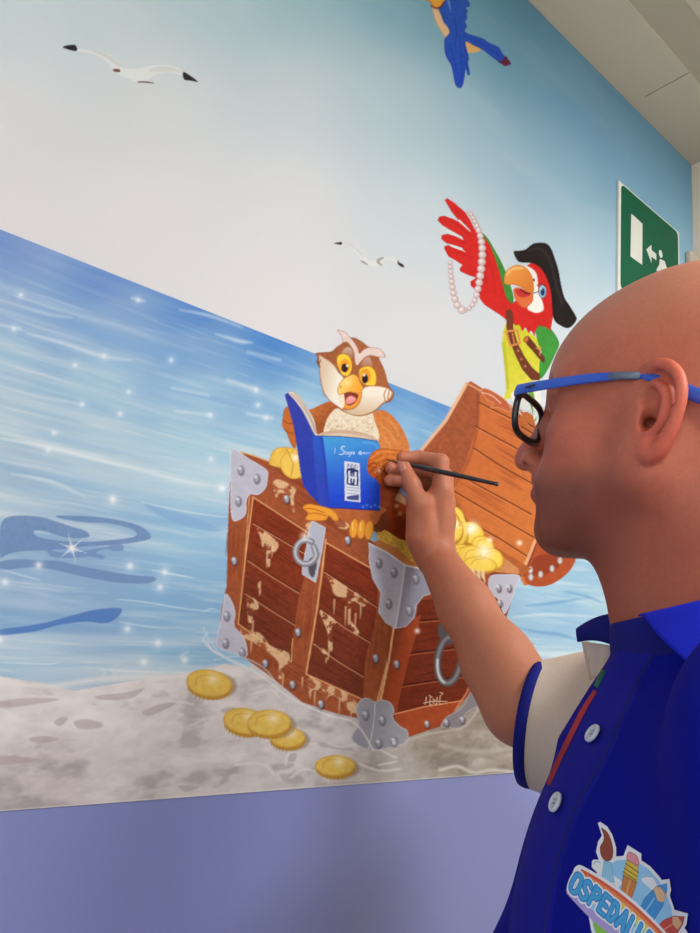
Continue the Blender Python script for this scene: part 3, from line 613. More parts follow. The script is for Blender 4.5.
# --- owl with book
part(40, 'painted_owl'); part(41, 'owl_head', 40); part(42, 'owl_beak', 40); part(43, 'owl_eye', 40); part(44, 'owl_eye', 40); part(45, 'blue_book', 40, 'blue painted book with white lettering and emblem'); part(46, 'owl_foot', 40); part(47, 'owl_foot', 40)
part(48, 'clay_pot', 20, 'dark red brown painted pot')
cv.fr(360, 420, 3.5)
cv.poly([(50, 345), (110, 255), (135, 250), (165, 275), (185, 300), (190, 400), (150, 420), (90, 385), (60, 372)], (120, 42, 16), 48, g=((60, 340), (160, 300), (170, 66, 26)), tex=.1)
cv.poly([(118, 262), (135, 252), (168, 285), (172, 300), (125, 280)], (200, 148, 108), 48); cv.spot((128, 300), 4, (250, 200, 150), .9); cv.spot((140, 328), 4, (250, 190, 130), .9)
cv.fr(270, 320, 4.244)
O1, O2, O3, CR = (208, 122, 62), (160, 78, 36), (226, 158, 92), (234, 218, 194)
cv.poly([(240, 795), (480, 800), (560, 700), (585, 620), (590, 560), (560, 540), (470, 560), (450, 640), (300, 700)], (172, 88, 44), 40, g=((560, 560), (520, 720), (146, 66, 32)), tex=.1)
cv.poly([(480, 795), (500, 860), (470, 900), (430, 880), (440, 820)], (120, 60, 34), 40)
cv.poly([(240, 780), (480, 795), (470, 830), (440, 870), (330, 860), (270, 820)], (188, 102, 56), 40, tex=.12)
cv.poly([(60, 382), (72, 368), (88, 372), (105, 410), (112, 460), (112, 535), (102, 543), (88, 525), (70, 480), (52, 450), (54, 420)], (196, 106, 48), 40, tex=.1, edge=(1.2, O2))
for P in [[(56, 425), (80, 440), (100, 436)], [(60, 462), (85, 480), (108, 478)]]: cv.line(P, 1.0, (120, 54, 22), alpha=.7)
cv.poly([(160, 390), (190, 372), (225, 355), (262, 345), (292, 372), (255, 405), (238, 440), (232, 475), (205, 492), (185, 440)], (190, 106, 54), 40, tex=.15, ts=.5, g=((180, 380), (240, 470), (150, 76, 36)))
cv.poly([(430, 398), (470, 382), (505, 395), (540, 430), (570, 478), (592, 540), (590, 600), (540, 590), (460, 560), (455, 470), (438, 430)], O1, 40, g=((540, 440), (470, 560), (222, 140, 74)), tex=.14, ts=.5)
for P in [[(480, 410), (520, 440), (550, 490)], [(465, 440), (510, 480), (540, 530)], [(470, 480), (510, 530)]]: cv.line(P, 1.5, (236, 180, 120), alpha=.4, soft=2)
cv.poly([(262, 392), (285, 375), (330, 385), (380, 398), (430, 388), (445, 430), (462, 480), (455, 512), (390, 500), (300, 490), (232, 488), (232, 452), (245, 415)], CR, 40, tex=.1, ts=.5)
for i in range(26):
    r = np.random.RandomState(i); x = 245 + r.rand() * 195; y = 425 + r.rand() * 50
    cv.line([(x - 6, y - 5), (x, y + 3), (x + 6, y - 5)], [.4, 1.2, .4], (196, 160, 118), alpha=.6)
# book
cv.poly([(62, 318), (76, 308), (95, 322), (135, 380), (185, 478), (212, 492), (240, 796), (205, 778), (165, 738), (140, 700), (128, 640), (115, 540), (100, 450), (82, 385)], (52, 64, 168), 45, smooth=False, g=((90, 400), (200, 700), (40, 62, 176)), tex=.06)
cv.poly([(76, 308), (100, 304), (128, 325), (160, 375), (186, 420), (200, 478), (204, 492), (186, 482), (150, 405), (108, 345)], (226, 212, 196), 45, edge=(.8, (160, 140, 130)))
for P in [[(90, 312), (130, 355), (170, 420), (192, 478)], [(104, 312), (140, 355), (178, 425), (198, 480)]]: cv.line(P, .8, (150, 130, 124), alpha=.8)
cv.poly([(196, 490), (222, 478), (260, 468), (320, 466), (380, 474), (430, 490), (458, 508), (455, 516), (380, 502), (290, 494), (205, 496)], (222, 196, 172), 45, tex=.05)
for P in [[(220, 485), (300, 476), (380, 486), (450, 508)], [(230, 478), (300, 470), (380, 479), (440, 496)]]: cv.line(P, .8, (176, 140, 112), alpha=.7)
cv.poly([(204, 492), (290, 493), (380, 501), (455, 513), (466, 530), (467, 806), (400, 804), (300, 797), (238, 796)], (72, 158, 226), 45, smooth=False, g=((330, 500), (360, 740), (34, 72, 208)), tex=.04)
cv.poly([(180, 488), (206, 491), (225, 500), (238, 600), (252, 796), (225, 794), (205, 780), (190, 640)], (44, 88, 198), 45, smooth=False, g=((195, 520), (235, 700), (48, 70, 184)), tex=.05)
cv.line([(218, 496), (232, 600), (246, 796)], 2.2, (40, 60, 168), alpha=.6, soft=2)
cv.line([(206, 492), (290, 494), (380, 502), (455, 514)], .9, (40, 60, 130), alpha=.8, smooth=False)
cv.line([(238, 797), (300, 798), (400, 805), (467, 807)], 1.2, (30, 40, 130), alpha=.8, smooth=False)
cv.line([(395, 520), (440, 525), (458, 545)], 1.6, (120, 190, 240), alpha=.6, soft=2)
for i in range(5): cv.spot((395 + 17 * i, 792 - (i % 2) * 6), 2.2, (140, 190, 250), .8)
cv.fr(320, 420, 8.75)
WT = (232, 240, 252)
for P, w in [([(132, 248), (126, 290)], .7), ([(215, 232), (196, 232), (186, 248), (196, 262), (212, 276), (206, 294), (186, 303), (172, 298)], 1.0),
             ([(232, 278), (222, 286), (226, 300), (238, 298), (240, 284), (232, 278)], .8), ([(262, 280), (252, 284), (252, 296), (262, 296), (264, 280), (262, 312), (252, 318)], .8),
             ([(274, 298), (276, 282), (288, 282), (290, 298)], .8), ([(300, 282), (300, 298)], .8), ([(344, 290), (360, 288), (358, 276), (346, 278), (342, 292), (350, 300), (364, 296)], .9), ([(376, 298), (384, 284), (392, 298)], .7), ([(402, 284), (404, 298), (412, 286)], .7), ([(420, 290), (436, 288)], .7)]:
    cv.line(P, w, WT, alpha=.85, soft=.7)
cv.poly([(214, 360), (280, 368), (346, 379), (350, 500), (354, 720), (284, 713), (217, 704)], (222, 226, 238), 45, smooth=False, soft=.7)
cv.poly([(232, 425), (285, 418), (336, 440), (337, 577), (284, 574), (234, 562)], (48, 54, 110), smooth=False, soft=.5)
for P, w in [([(256, 452), (258, 548)], 2.0), ([(312, 462), (313, 562)], 2.0), ([(257, 498), (313, 510)], 2.0), ([(285, 470), (285, 545)], .9)]: cv.line(P, w, (226, 230, 242), smooth=False, soft=.5)
for x in range(238, 335, 11): cv.line([(x, 382 + (x - 238) * .14), (x + 1, 412 + (x - 238) * .1)], .55, (70, 74, 120), alpha=.75, smooth=False)
for y in (588, 612, 640): cv.line([(236, y), (284, y + 5), (334, y + 10)], .7, (120, 124, 160), alpha=.7, smooth=False)
cv.poly([(236, 668), (285, 660), (340, 655), (341, 702), (285, 700), (236, 694)], (60, 66, 130), smooth=False, soft=.6, alpha=.9)
# feathered hand on the right
cv.fr(270, 320, 4.244)
cv.poly([(425, 575), (448, 552), (485, 545), (530, 550), (580, 560), (600, 590), (590, 650), (540, 650), (505, 660), (478, 688), (462, 694), (450, 676), (425, 660), (412, 635), (415, 600)], (214, 116, 44), 40, tex=.22, ts=.6, g=((480, 560), (470, 680), (190, 84, 28)), edge=(1.2, (150, 64, 24)))
for P in [[(418, 620), (440, 605), (452, 612)], [(424, 650), (442, 628), (456, 640)], [(452, 674), (456, 645), (470, 632)], [(478, 684), (476, 650), (492, 632)], [(505, 660), (500, 630), (515, 612)]]: cv.line(P, 1.3, (130, 50, 18), alpha=.8, soft=1.2)
for P in [[(430, 585), (470, 560), (530, 562)], [(450, 600), (490, 580), (540, 585)], [(470, 615), (500, 600)]]: cv.line(P, 1.8, (240, 160, 84), alpha=.6, soft=2)
for a in (25, 70, 115, 160): dx, dy = 20 * math.cos(math.radians(a)), 20 * math.sin(math.radians(a)); cv.line([(463 - dx, 640 - dy), (463, 640), (463 + dx, 640 + dy)], [.2, .9, .2], (250, 210, 180), alpha=.8, smooth=False)
# feet
FO = (240, 162, 56)
cv.poly([(138, 795), (165, 780), (210, 788), (255, 800), (285, 825), (290, 850), (270, 850), (250, 832), (235, 850), (180, 852), (150, 845), (160, 820)], FO, 46, edge=(1.2, (190, 104, 32)))
for P in [[(150, 800), (185, 802), (230, 818)], [(160, 822), (200, 820), (240, 832)]]: cv.line(P, 1.2, (190, 100, 30), alpha=.85)
for x, y in [(356, 885), (388, 888), (420, 892)]: cv.ell((x, y), (19, 42), FO, 47, rot=.12, soft=1, edge=(1.4, (190, 104, 32)))
cv.line([(350, 860), (352, 890)], 1.4, (250, 210, 120), alpha=.8); cv.line([(384, 862), (385, 892)], 1.4, (250, 210, 120), alpha=.8)
# head
cv.fr(300, 320, 6.364)
cv.poly([(98, 212), (150, 205), (200, 200), (232, 172), (272, 142), (262, 100), (236, 64), (285, 75), (318, 108), (352, 114), (398, 140), (438, 170), (500, 182), (532, 208), (542, 238), (504, 240), (526, 290), (546, 345), (560, 400), (578, 436), (598, 462), (596, 488), (582, 512), (560, 525), (535, 530), (490, 572), (438, 600), (380, 612), (320, 602), (265, 576), (230, 548), (188, 512), (152, 470), (134, 410), (124, 350), (122, 300), (104, 270), (112, 240)], (160, 92, 56), 41, tex=.10, ts=.5, g=((200, 220), (520, 380), (170, 98, 58)), soft=.8, edge=(.8, (120, 66, 40)))
cv.poly([(122, 228), (150, 240), (185, 262), (220, 295), (245, 335), (276, 368), (262, 392), (246, 420), (240, 455), (252, 505), (272, 565), (228, 540), (188, 508), (156, 466), (138, 410), (128, 350), (127, 295)], (222, 196, 172), 41, g=((140, 380), (240, 400), (244, 236, 224)), soft=1.6)
cv.poly([(398, 442), (430, 424), (490, 422), (545, 432), (572, 448), (588, 470), (560, 508), (525, 528), (484, 568), (434, 594), (380, 606), (318, 598), (272, 570), (300, 574), (350, 560), (382, 522), (388, 482)], (244, 234, 220), 41, g=((430, 470), (420, 590), (216, 190, 162)), soft=1.6)
for P in [[(548, 442), (535, 478), (545, 520)], [(568, 450), (560, 488), (562, 515)], [(585, 470), (580, 490), (576, 508)]]: cv.line(P, 1.2, (170, 104, 60), alpha=.8)
for P in [[(120, 240), (112, 262), (126, 300)], [(134, 252), (124, 275)]]: cv.line(P, 1.0, (120, 64, 40), alpha=.7)
cv.poly([(236, 64), (285, 75), (318, 108), (345, 140), (368, 180), (378, 212), (400, 192), (438, 174), (500, 180), (530, 206), (541, 238), (500, 236), (450, 226), (412, 240), (385, 268), (362, 290), (348, 262), (342, 205), (322, 165), (298, 140), (272, 142), (262, 100)], (228, 206, 200), 41, tex=.05, edge=(1.0, (176, 124, 110)))
cv.poly([(266, 212), (280, 185), (310, 172), (332, 190), (338, 225), (328, 250), (290, 232)], (206, 172, 156), g=((300, 180), (300, 240), (168, 112, 84)), soft=1)
cv.poly([(388, 296), (402, 255), (425, 238), (448, 244), (462, 300), (420, 298)], (200, 160, 142), g=((430, 240), (420, 295), (176, 120, 92)), soft=1)
YE, OR = (248, 204, 62), (240, 160, 46)
cv.poly([(234, 240), (256, 216), (288, 216), (318, 236), (332, 278), (328, 325), (304, 356), (272, 352), (250, 318), (236, 282)], YE, 43, edge=(1.2, (170, 100, 30)))
cv.ell((286, 292), (34, 44), OR, soft=1.4); cv.ell((284, 305), (21, 28), (52, 28, 26), soft=1.0); cv.spot((300, 290), 2.4, (255, 255, 255), 1); cv.spot((300, 292), 1.8, (255, 255, 255), 1); cv.spot((275, 338), 2.4, (255, 240, 160), .8)
cv.poly([(374, 322), (398, 300), (438, 292), (470, 312), (486, 352), (482, 412), (440, 420), (402, 406), (380, 380)], YE, 44, edge=(1.2, (170, 100, 30)))
cv.ell((416, 358), (36, 48), OR, soft=1.4); cv.ell((414, 374), (19, 30), (46, 26, 28), soft=1.0); cv.spot((408, 350), 2.6, (255, 255, 255), 1); cv.spot((408, 352), 2, (255, 255, 255), 1); cv.spot((424, 404), 2.4, (255, 230, 140), .8)
cv.poly([(268, 468), (330, 450), (392, 456), (388, 505), (364, 545), (322, 568), (280, 562), (262, 520)], (238, 158, 60), 42, edge=(1.2, (190, 100, 40)))
cv.poly([(282, 464), (322, 458), (366, 472), (368, 495), (348, 528), (310, 545), (288, 522)], (132, 50, 36), 42, soft=1)
cv.poly([(290, 520), (300, 492), (325, 484), (350, 492), (358, 508), (335, 528), (305, 536)], (238, 150, 146), soft=1.2); cv.spot((325, 496), 4, (252, 190, 186), .8)
cv.poly([(244, 462), (266, 458), (280, 480), (284, 520), (276, 558), (256, 542), (244, 500)], (242, 228, 208), 42, soft=1)
cv.poly([(240, 456), (245, 420), (264, 386), (298, 360), (340, 345), (368, 362), (384, 398), (402, 430), (384, 466), (350, 464), (318, 458), (280, 468), (254, 478)], (250, 208, 112), 42, g=((275, 400), (375, 440), (246, 164, 58)), edge=(1.1, (190, 116, 46)))
cv.spot((300, 398), 7, (255, 232, 160), .8); cv.line([(262, 420), (256, 432)], .9, (180, 110, 50))

# --- pirate parrot
part(60, 'painted_parrot'); part(61, 'pirate_hat', 60, 'black painted pirate hat'); part(62, 'parrot_beak', 60); part(63, 'parrot_eye', 60); part(64, 'shoulder_belt', 60); part(65, 'pearl_necklace', 60, 'string of pinkish white painted pearls'); part(66, 'parrot_foot', 60)
cv.fr(430, 190, 4.244)
RD, RD2, GR = (208, 38, 34), (166, 24, 26), (74, 158, 62)
cv.poly([(222, 182), (245, 205), (272, 250), (300, 300), (322, 350), (340, 400), (355, 470), (330, 488), (310, 440), (288, 330), (255, 245), (228, 205)], (66, 138, 54), 60, tex=.08, edge=(.8, (40, 100, 36)))
cv.poly([(62, 42), (72, 36), (95, 48), (130, 78), (150, 95), (172, 130), (188, 165), (222, 190), (258, 240), (288, 325), (308, 400), (325, 460), (350, 490), (330, 555), (300, 532), (258, 505), (232, 488), (212, 462), (200, 430), (172, 405), (172, 388), (196, 372), (165, 362), (128, 345), (126, 332), (138, 318), (110, 300), (78, 282), (62, 252), (60, 240), (75, 234), (110, 242), (140, 256), (138, 246), (110, 236), (70, 226), (48, 208), (50, 192), (72, 186), (108, 196), (140, 208), (136, 198), (90, 172), (50, 148), (32, 128), (40, 112), (62, 110), (95, 122), (135, 140), (158, 166), (166, 172), (150, 148), (120, 128), (90, 90)], RD, 60, smooth=False, tex=.07, ts=.4, edge=(.8, RD2))
for P in [[(110, 85), (140, 125), (165, 172)], [(90, 135), (130, 160), (160, 190)], [(100, 210), (150, 225)], [(110, 265), (150, 275), (180, 290)], [(200, 230), (225, 300), (240, 400)], [(240, 260), (262, 340), (280, 440)]]: cv.line(P, 1.2, RD2, alpha=.45, soft=1.4)
for P in [[(172, 178), (164, 168), (124, 130)], [(150, 262), (134, 254), (90, 236)], [(142, 212), (130, 204), (86, 178)]]: cv.line(P, [.2, 1.2, 2.2], (222, 224, 222), soft=.8)
cv.poly([(328, 548), (352, 535), (372, 560), (400, 590), (440, 618), (466, 640), (470, 720), (472, 800), (425, 815), (385, 830), (350, 880), (310, 892), (325, 845), (316, 745), (306, 660), (310, 600)], (206, 202, 50), 60, smooth=False, tex=.06, g=((330, 640), (440, 780), (216, 210, 70)))
cv.line([(330, 840), (322, 745), (312, 650)], 3, (170, 168, 40), alpha=.6, soft=2.5)
cv.poly([(448, 585), (475, 570), (508, 585), (535, 620), (548, 655), (530, 700), (495, 770), (468, 800), (464, 740), (474, 690), (456, 640)], (66, 152, 60), 60, tex=.06, edge=(1, (44, 112, 44)))
cv.poly([(322, 500), (350, 480), (375, 462), (420, 440), (400, 330), (430, 308), (470, 322), (500, 370), (522, 440), (526, 510), (518, 560), (512, 598), (492, 582), (462, 575), (446, 600), (444, 622), (430, 596), (418, 608), (405, 582), (392, 600), (380, 572), (362, 574), (345, 556), (330, 556)], RD, 60, smooth=False, tex=.06, edge=(.8, RD2))
cv.poly([(440, 378), (455, 400), (462, 438), (476, 470), (482, 508), (455, 522), (428, 515), (412, 500), (425, 462), (430, 420)], (240, 236, 232), 60, soft=1)
cv.poly([(398, 322), (425, 328), (450, 352), (458, 390), (455, 435), (440, 440), (436, 380), (420, 345)], (238, 230, 222), 60, soft=1)
cv.poly([(354, 422), (378, 414), (412, 432), (436, 440), (436, 470), (418, 492), (398, 502), (378, 488), (360, 458)], (222, 112, 60), 62, edge=(1, (160, 60, 36)))
cv.poly([(362, 424), (385, 420), (424, 438), (420, 450), (392, 456), (370, 446)], (196, 52, 50), 62, soft=1); cv.line([(385, 424), (405, 436), (422, 440)], 1.5, (96, 24, 26))
cv.poly([(314, 385), (320, 352), (338, 330), (368, 318), (398, 324), (420, 344), (436, 378), (440, 432), (412, 434), (384, 412), (354, 402), (330, 403), (318, 398)], (232, 154, 70), 62, g=((340, 340), (420, 420), (214, 122, 52)), edge=(1.1, (176, 100, 50)))
cv.line([(325, 360), (350, 335), (390, 332)], 2.2, (244, 196, 130), alpha=.8, soft=2)
cv.line([(440, 378), (442, 385)], 1.4, (60, 30, 30)); cv.line([(438, 438), (462, 430)], .8, (60, 40, 40))
cv.ell((477, 430), (18, 29), (150, 196, 232), 63, soft=1, edge=(1.2, (60, 60, 70))); cv.ell((478, 432), (9, 17), (36, 52, 92), soft=1); cv.spot((472, 420), 2, (255, 255, 255), 1); cv.line([(456, 405), (472, 398), (490, 408)], 1.2, (150, 30, 30))
cv.poly([(355, 262), (380, 258), (405, 252), (430, 232), (455, 224), (492, 226), (512, 245), (528, 285), (545, 340), (556, 400), (570, 455), (592, 490), (616, 530), (622, 550), (602, 578), (580, 586), (552, 574), (530, 556), (520, 520), (514, 440), (498, 380), (468, 330), (432, 310), (390, 308), (370, 298)], (34, 26, 26), 61, tex=.12, edge=(1.2, (28, 22, 24)))
cv.line([(420, 256), (470, 250), (510, 300), (535, 400), (560, 480)], 2, (74, 62, 62), alpha=.6, soft=3)
cv.poly([(322, 512), (340, 504), (352, 520), (354, 590), (372, 650), (400, 705), (432, 752), (466, 782), (466, 808), (430, 806), (392, 762), (362, 700), (340, 645), (325, 590)], (116, 56, 38), 64, smooth=False, edge=(.9, (70, 30, 22)))
cv.line([(322, 600), (372, 596), (382, 650), (340, 662), (322, 600)], 2.0, (216, 140, 80), smooth=False, soft=.8, pid=64); cv.line([(350, 610), (358, 650)], 1.4, (206, 132, 70))
for p in [(374, 682), (388, 718), (404, 748)]: cv.spot(p, 2.2, (220, 170, 130), .9)
cv.poly([(398, 628), (418, 620), (445, 652), (470, 690), (488, 712), (484, 736), (462, 716), (435, 682), (410, 655)], (110, 52, 36), 64, smooth=False, edge=(.9, (70, 30, 22)))
cv.ell((408, 634), (11, 14), (196, 110, 60), 64, rot=.5, soft=.8, edge=(1, (120, 50, 30))); cv.line([(452, 672), (470, 668)], 1.4, (216, 140, 80)); cv.line([(466, 700), (470, 670)], 1.2, (216, 140, 80))
cv.poly([(345, 880), (360, 850), (440, 830), (470, 860), (470, 960), (440, 1000), (420, 940), (380, 930)], (232, 230, 222), 60, soft=1)
cv.poly([(418, 860), (436, 850), (446, 900), (450, 960), (438, 980), (426, 920)], (110, 160, 60), 60, soft=1)
cv.poly([(215, 850), (240, 842), (290, 868), (330, 900), (345, 935), (330, 942), (290, 925), (255, 925), (268, 905), (240, 890)], (186, 96, 62), 66, edge=(1.2, (230, 180, 150)))
cv.line([(220, 860), (262, 872), (300, 905)], 1.2, (240, 200, 176), alpha=.8)
pearls = smooth_pts([(165, 92), (180, 112), (192, 138), (204, 165), (214, 196), (220, 232), (222, 268), (220, 305), (216, 345), (210, 382), (204, 418), (196, 452), (184, 482), (168, 502), (148, 512), (128, 505), (114, 485), (104, 455), (96, 420), (92, 385), (88, 350), (86, 318), (84, 292)], 3)
d = np.r_[0, np.cumsum(np.hypot(*np.diff(pearls, axis=0).T))]; tt = 0
while tt < d[-1]:
    x = np.interp(tt, d, pearls[:, 0]); y = np.interp(tt, d, pearls[:, 1]); fr = tt / d[-1]
    r = 9 + 9 * math.sin(math.pi * min(fr * 1.5, 1)) if fr < .66 else 18 - 24 * (fr - .66)
    r = max(8, r * .95)
    cv.ell((x, y), (r, r), (206, 186, 188), 65, soft=.9, edge=(1.0, (160, 128, 132))); cv.spot((x - r * .2, y - r * .25), r / 4.244 * .9, (250, 244, 244), .95)
    tt += r * 1.75

# --- coins on the sand
for i, (x, y, rx, ry, rot) in enumerate([(209, 683, 23, 14.5, .15), (245, 721, 22, 14, .15), (287, 737, 18, 11.5, .05), (269, 722.5, 22, 14, -.02), (335, 765.5, 20, 11.5, -.02)]):
    cv.fr(0, 0, 1.0); part(80 + i, 'painted_coin')
    cv.ell((x + 6, y + 3), (rx - 1, ry - 1), (142, 110, 84), soft=3, alpha=.55)
    cv.ell((x + .6, y + 2.4), (rx, ry), (196, 146, 58), 80 + i, rot=rot, soft=1)
    for k in range(14):
        a = .2 + k * .2; px, py = x + rx * .97 * math.cos(a), y + 1.4 + ry * .95 * math.sin(a); cv.line([(px, py - 1), (px, py + 2)], .8, (160, 112, 40), alpha=.6, smooth=False)
    cv.ell((x, y), (rx, ry - 1), (230, 190, 92), 80 + i, rot=rot, soft=1, edge=(2.2, (206, 158, 64)), tex=.06, ts=.3)
    cv.line([(x - rx * .6, y + ry * .2), (x - rx * .5, y - ry * .35), (x - rx * .1, y - ry * .55), (x + rx * .3, y - ry * .45)], 1.0, (196, 146, 56), alpha=.6)
    cv.spot((x + 4, y - 4), 10, (255, 240, 214), .8)
# foam line where the chest meets the water
cv.fr(200, 430, 2.827)
cv.line([(20, 600), (45, 630), (120, 665), (180, 700), (230, 740), (290, 775), (360, 805), (440, 830), (490, 905)], 1.6, (232, 226, 226), alpha=.85, soft=1.4)
cv.line([(10, 560), (30, 600), (80, 650), (170, 690)], 1.4, (206, 222, 234), alpha=.75, soft=1.6); cv.line([(40, 650), (110, 640), (180, 672), (215, 715)], 1.2, (214, 226, 236), alpha=.75, soft=1.4)
cv.fr(360, 430, 2.827)
cv.line([(130, 880), (190, 860), (250, 850), (300, 835), (350, 765)], 2.4, (196, 186, 176), alpha=.8, soft=2)

m_mural = mat('mural_paint', vcol=True, rough=0.8, spec=0.1, bump=0.08, bscale=350, bdist=0.0006)
nt = m_mural.node_tree      # overall strength of the pigment
k = nt.nodes.new('ShaderNodeVectorMath'); k.operation = 'SCALE'; k.inputs['Scale'].default_value = 0.72
bs = nt.nodes['Principled BSDF']; s0 = bs.inputs['Base Color'].links[0].from_socket
nt.links.new(s0, k.inputs[0]); nt.links.new(k.outputs['Vector'], bs.inputs['Base Color'])
mur = empty('mural', (0.6, 0, Z0), 'large wall mural of a sunny sea shore with treasure chest, owl and pirate parrot', 'mural')
LB = {1: 'painted pale sky turning blue to the right', 2: 'painted blue sea', 3: 'painted beach', 10: 'upper left painted gull with black wing tips', 11: 'painted gull left of the parrot', 12: 'blue macaw painted under the ceiling',
      20: 'brown wooden treasure chest with grey metal corners', 40: 'brown owl painted reading a blue book', 60: 'red and green parrot painted with pirate hat and pearls', 84: 'painted gold coin nearest the mural bottom edge', 80: 'painted gold coin lying by the water'}
for i in LB: PARTS[i] = (PARTS[i][0], PARTS[i][1], LB[i])
order = sorted(PARTS, key=lambda i: (PARTS[i][1] != 0, i))
cv.build(WP, {i: PARTS[i] for i in order}, mur, m_mural)
print('mural grid', WX.shape)
# ------------------------------------------------------------------ implicit surfaces -> one continuous mesh
class Sdf:
    def __init__(s): s.p = []
    def add(s, fn, k=0.01, sub=False): s.p.append((fn, k, sub)); return s
    def ev(s, P, prims=None):
        d = np.full(len(P), 1e3)
        for fn, k, sub in (s.p if prims is None else prims):
            e = fn(P)
            if sub:
                h = np.maximum(k - np.abs(d + e), 0) / k; d = np.maximum(d, -e) + h * h * k * .25
            else:
                h = np.maximum(k - np.abs(d - e), 0) / k; d = np.minimum(d, e) - h * h * k * .25
        return d
    def mesh(s, lo, hi, h, B=16, disp=None):
        lo = np.array(lo, float); n = np.ceil((np.array(hi) - lo) / h / B).astype(int)
        Rb = B * h * .87
        g = np.arange(B + 1); gi = np.stack(np.meshgrid(g, g, g, indexing='ij'), -1).reshape(-1, 3)
        keys, pos, quads = [], [], []
        N = n * B + 2; mul = np.array([N[1] * N[2], N[2], 1], np.int64)
        ctr = np.stack(np.meshgrid(*[np.arange(k) for k in n], indexing='ij'), -1).reshape(-1, 3)
        cw = lo + (ctr + .5) * B * h
        pe = [fn(cw) for fn, k, sub in s.p]
        dc = s.ev(cw)
        S = B + 1
        for bi in np.flatnonzero(np.abs(dc) < Rb * 1.6 + .01):
            pr = [q for q, e in zip(s.p, pe) if e[bi] - Rb * 2.0 < q[1] + .012]
            if not pr: continue
            ijk = gi + ctr[bi] * B; W = lo + ijk * h
            d = s.ev(W, pr)
            if disp is not None: d = d - disp(W)
            if d.min() > 0 or d.max() < 0: continue
            D = d.reshape(S, S, S); ins = D < 0
            base = ctr[bi] * B
            # vertices of the cells crossed by the surface
            c8 = [ins[a:B + a, b:B + b, c:B + c] for a in (0, 1) for b in (0, 1) for c in (0, 1)]
            sm = sum(q.astype(np.int8) for q in c8); act = np.argwhere((sm > 0) & (sm < 8))
            acc = np.zeros((len(act), 3)); cnt = np.zeros(len(act))
            a0 = act
            for (o, ax) in [((a, b, c), ax) for ax in range(3) for a in (0, 1) for b in (0, 1) for c in (0, 1) if (a, b, c)[ax] == 0]:
                p = a0 + np.array(o); q_ = p.copy(); q_[:, ax] += 1
                d0 = D[tuple(p.T)]; d1 = D[tuple(q_.T)]; cr = (d0 < 0) != (d1 < 0)
                t = np.where(cr, d0 / np.where(cr, d0 - d1, 1), 0)
                pt = p.astype(float); pt[:, ax] += t; acc += np.where(cr[:, None], pt, 0); cnt += cr
            keys.append((a0 + base) @ mul); pos.append(lo + (acc / cnt[:, None] + base) * h)
            for ax in range(3):
                sl0 = [slice(0, B)] * 3; sl1 = list(sl0); sl1[ax] = slice(1, B + 1)
                A, Bq = ins[tuple(sl0)], ins[tuple(sl1)]
                e = np.argwhere(A != Bq)
                if not len(e): continue
                fl = A[tuple(e.T)]; e = e + base
                u, v = (ax + 1) % 3, (ax + 2) % 3; du = np.zeros(3, int); du[u] = 1; dv = np.zeros(3, int); dv[v] = 1
                ok = (e[:, u] > 0) & (e[:, v] > 0); e = e[ok]; fl = fl[ok]
                q4 = np.stack([(e - du - dv) @ mul, (e - dv) @ mul, e @ mul, (e - du) @ mul], 1)
                q4[~fl] = q4[~fl][:, ::-1]; quads.append(q4)
        K = np.concatenate(keys); Pn = np.concatenate(pos); Q = np.concatenate(quads)
        so = np.argsort(K); K = K[so]; Pn = Pn[so]
        ix = np.clip(np.searchsorted(K, Q), 0, len(K) - 1); ok = (K[ix] == Q).all(1)
        return Pn, ix[ok].astype(np.int32)
def unit(v): v = np.asarray(v, float); return v / np.linalg.norm(v)
def cap(a, b, ra, rb=None):
    a = np.asarray(a, float); b = np.asarray(b, float); rb = ra if rb is None else rb; ab = b - a; l = ab @ ab + 1e-12
    def f(P):
        t = np.clip((P - a) @ ab / l, 0, 1); return np.linalg.norm(P - a - t[:, None] * ab, axis=1) - (ra + (rb - ra) * t)
    return f
def ball(c, r): c = np.asarray(c, float); return lambda P: np.linalg.norm(P - c, axis=1) - r
def elli(c, r, Rm):      # Rm columns are the local axes in world space
    c = np.asarray(c, float); r = np.asarray(r, float); Rm = np.asarray(Rm, float)
    def f(P):
        q = (P - c) @ Rm; k0 = np.linalg.norm(q / r, axis=1); k1 = np.linalg.norm(q / (r * r), axis=1) + 1e-9
        return k0 * (k0 - 1) / k1
    return f
def chain(S, pts, rs, k):
    for i in range(len(pts) - 1): S.add(cap(pts[i], pts[i + 1], rs[i], rs[i + 1]), k)

# ------------------------------------------------------------------ head frame
UPc = V_.copy()                                              # world up seen from the camera
Fc_ = np.array([-0.76, 0.0, 0.65]); Fc_ -= (Fc_ @ UPc) * UPc; Fc_ = unit(Fc_)
pitch = math.radians(HEAD_PITCH := -8.0)
hF = BAS @ Fc_; hU = np.array([0, 0, 1.0])
hF, hU = hF * math.cos(pitch) - hU * math.sin(pitch), hU * math.cos(pitch) + hF * math.sin(pitch)
hL = unit(np.cross(hU, hF))
HS = 0.0100                                                  # one head unit (about a centimetre)
EARC = at(643, 421, 0.485)
HO = EARC - hL * 7.2 * HS + hU * .8 * HS
HR = np.stack([hF, hL, hU], 1)
def hp(x, y, z): return HO + (hF * x + hL * y + hU * z) * HS
def hr(r): return r * HS
NB = HO + (BAS @ Fc_) * (-.044) * 1.0 - np.array([0, 0, .148])
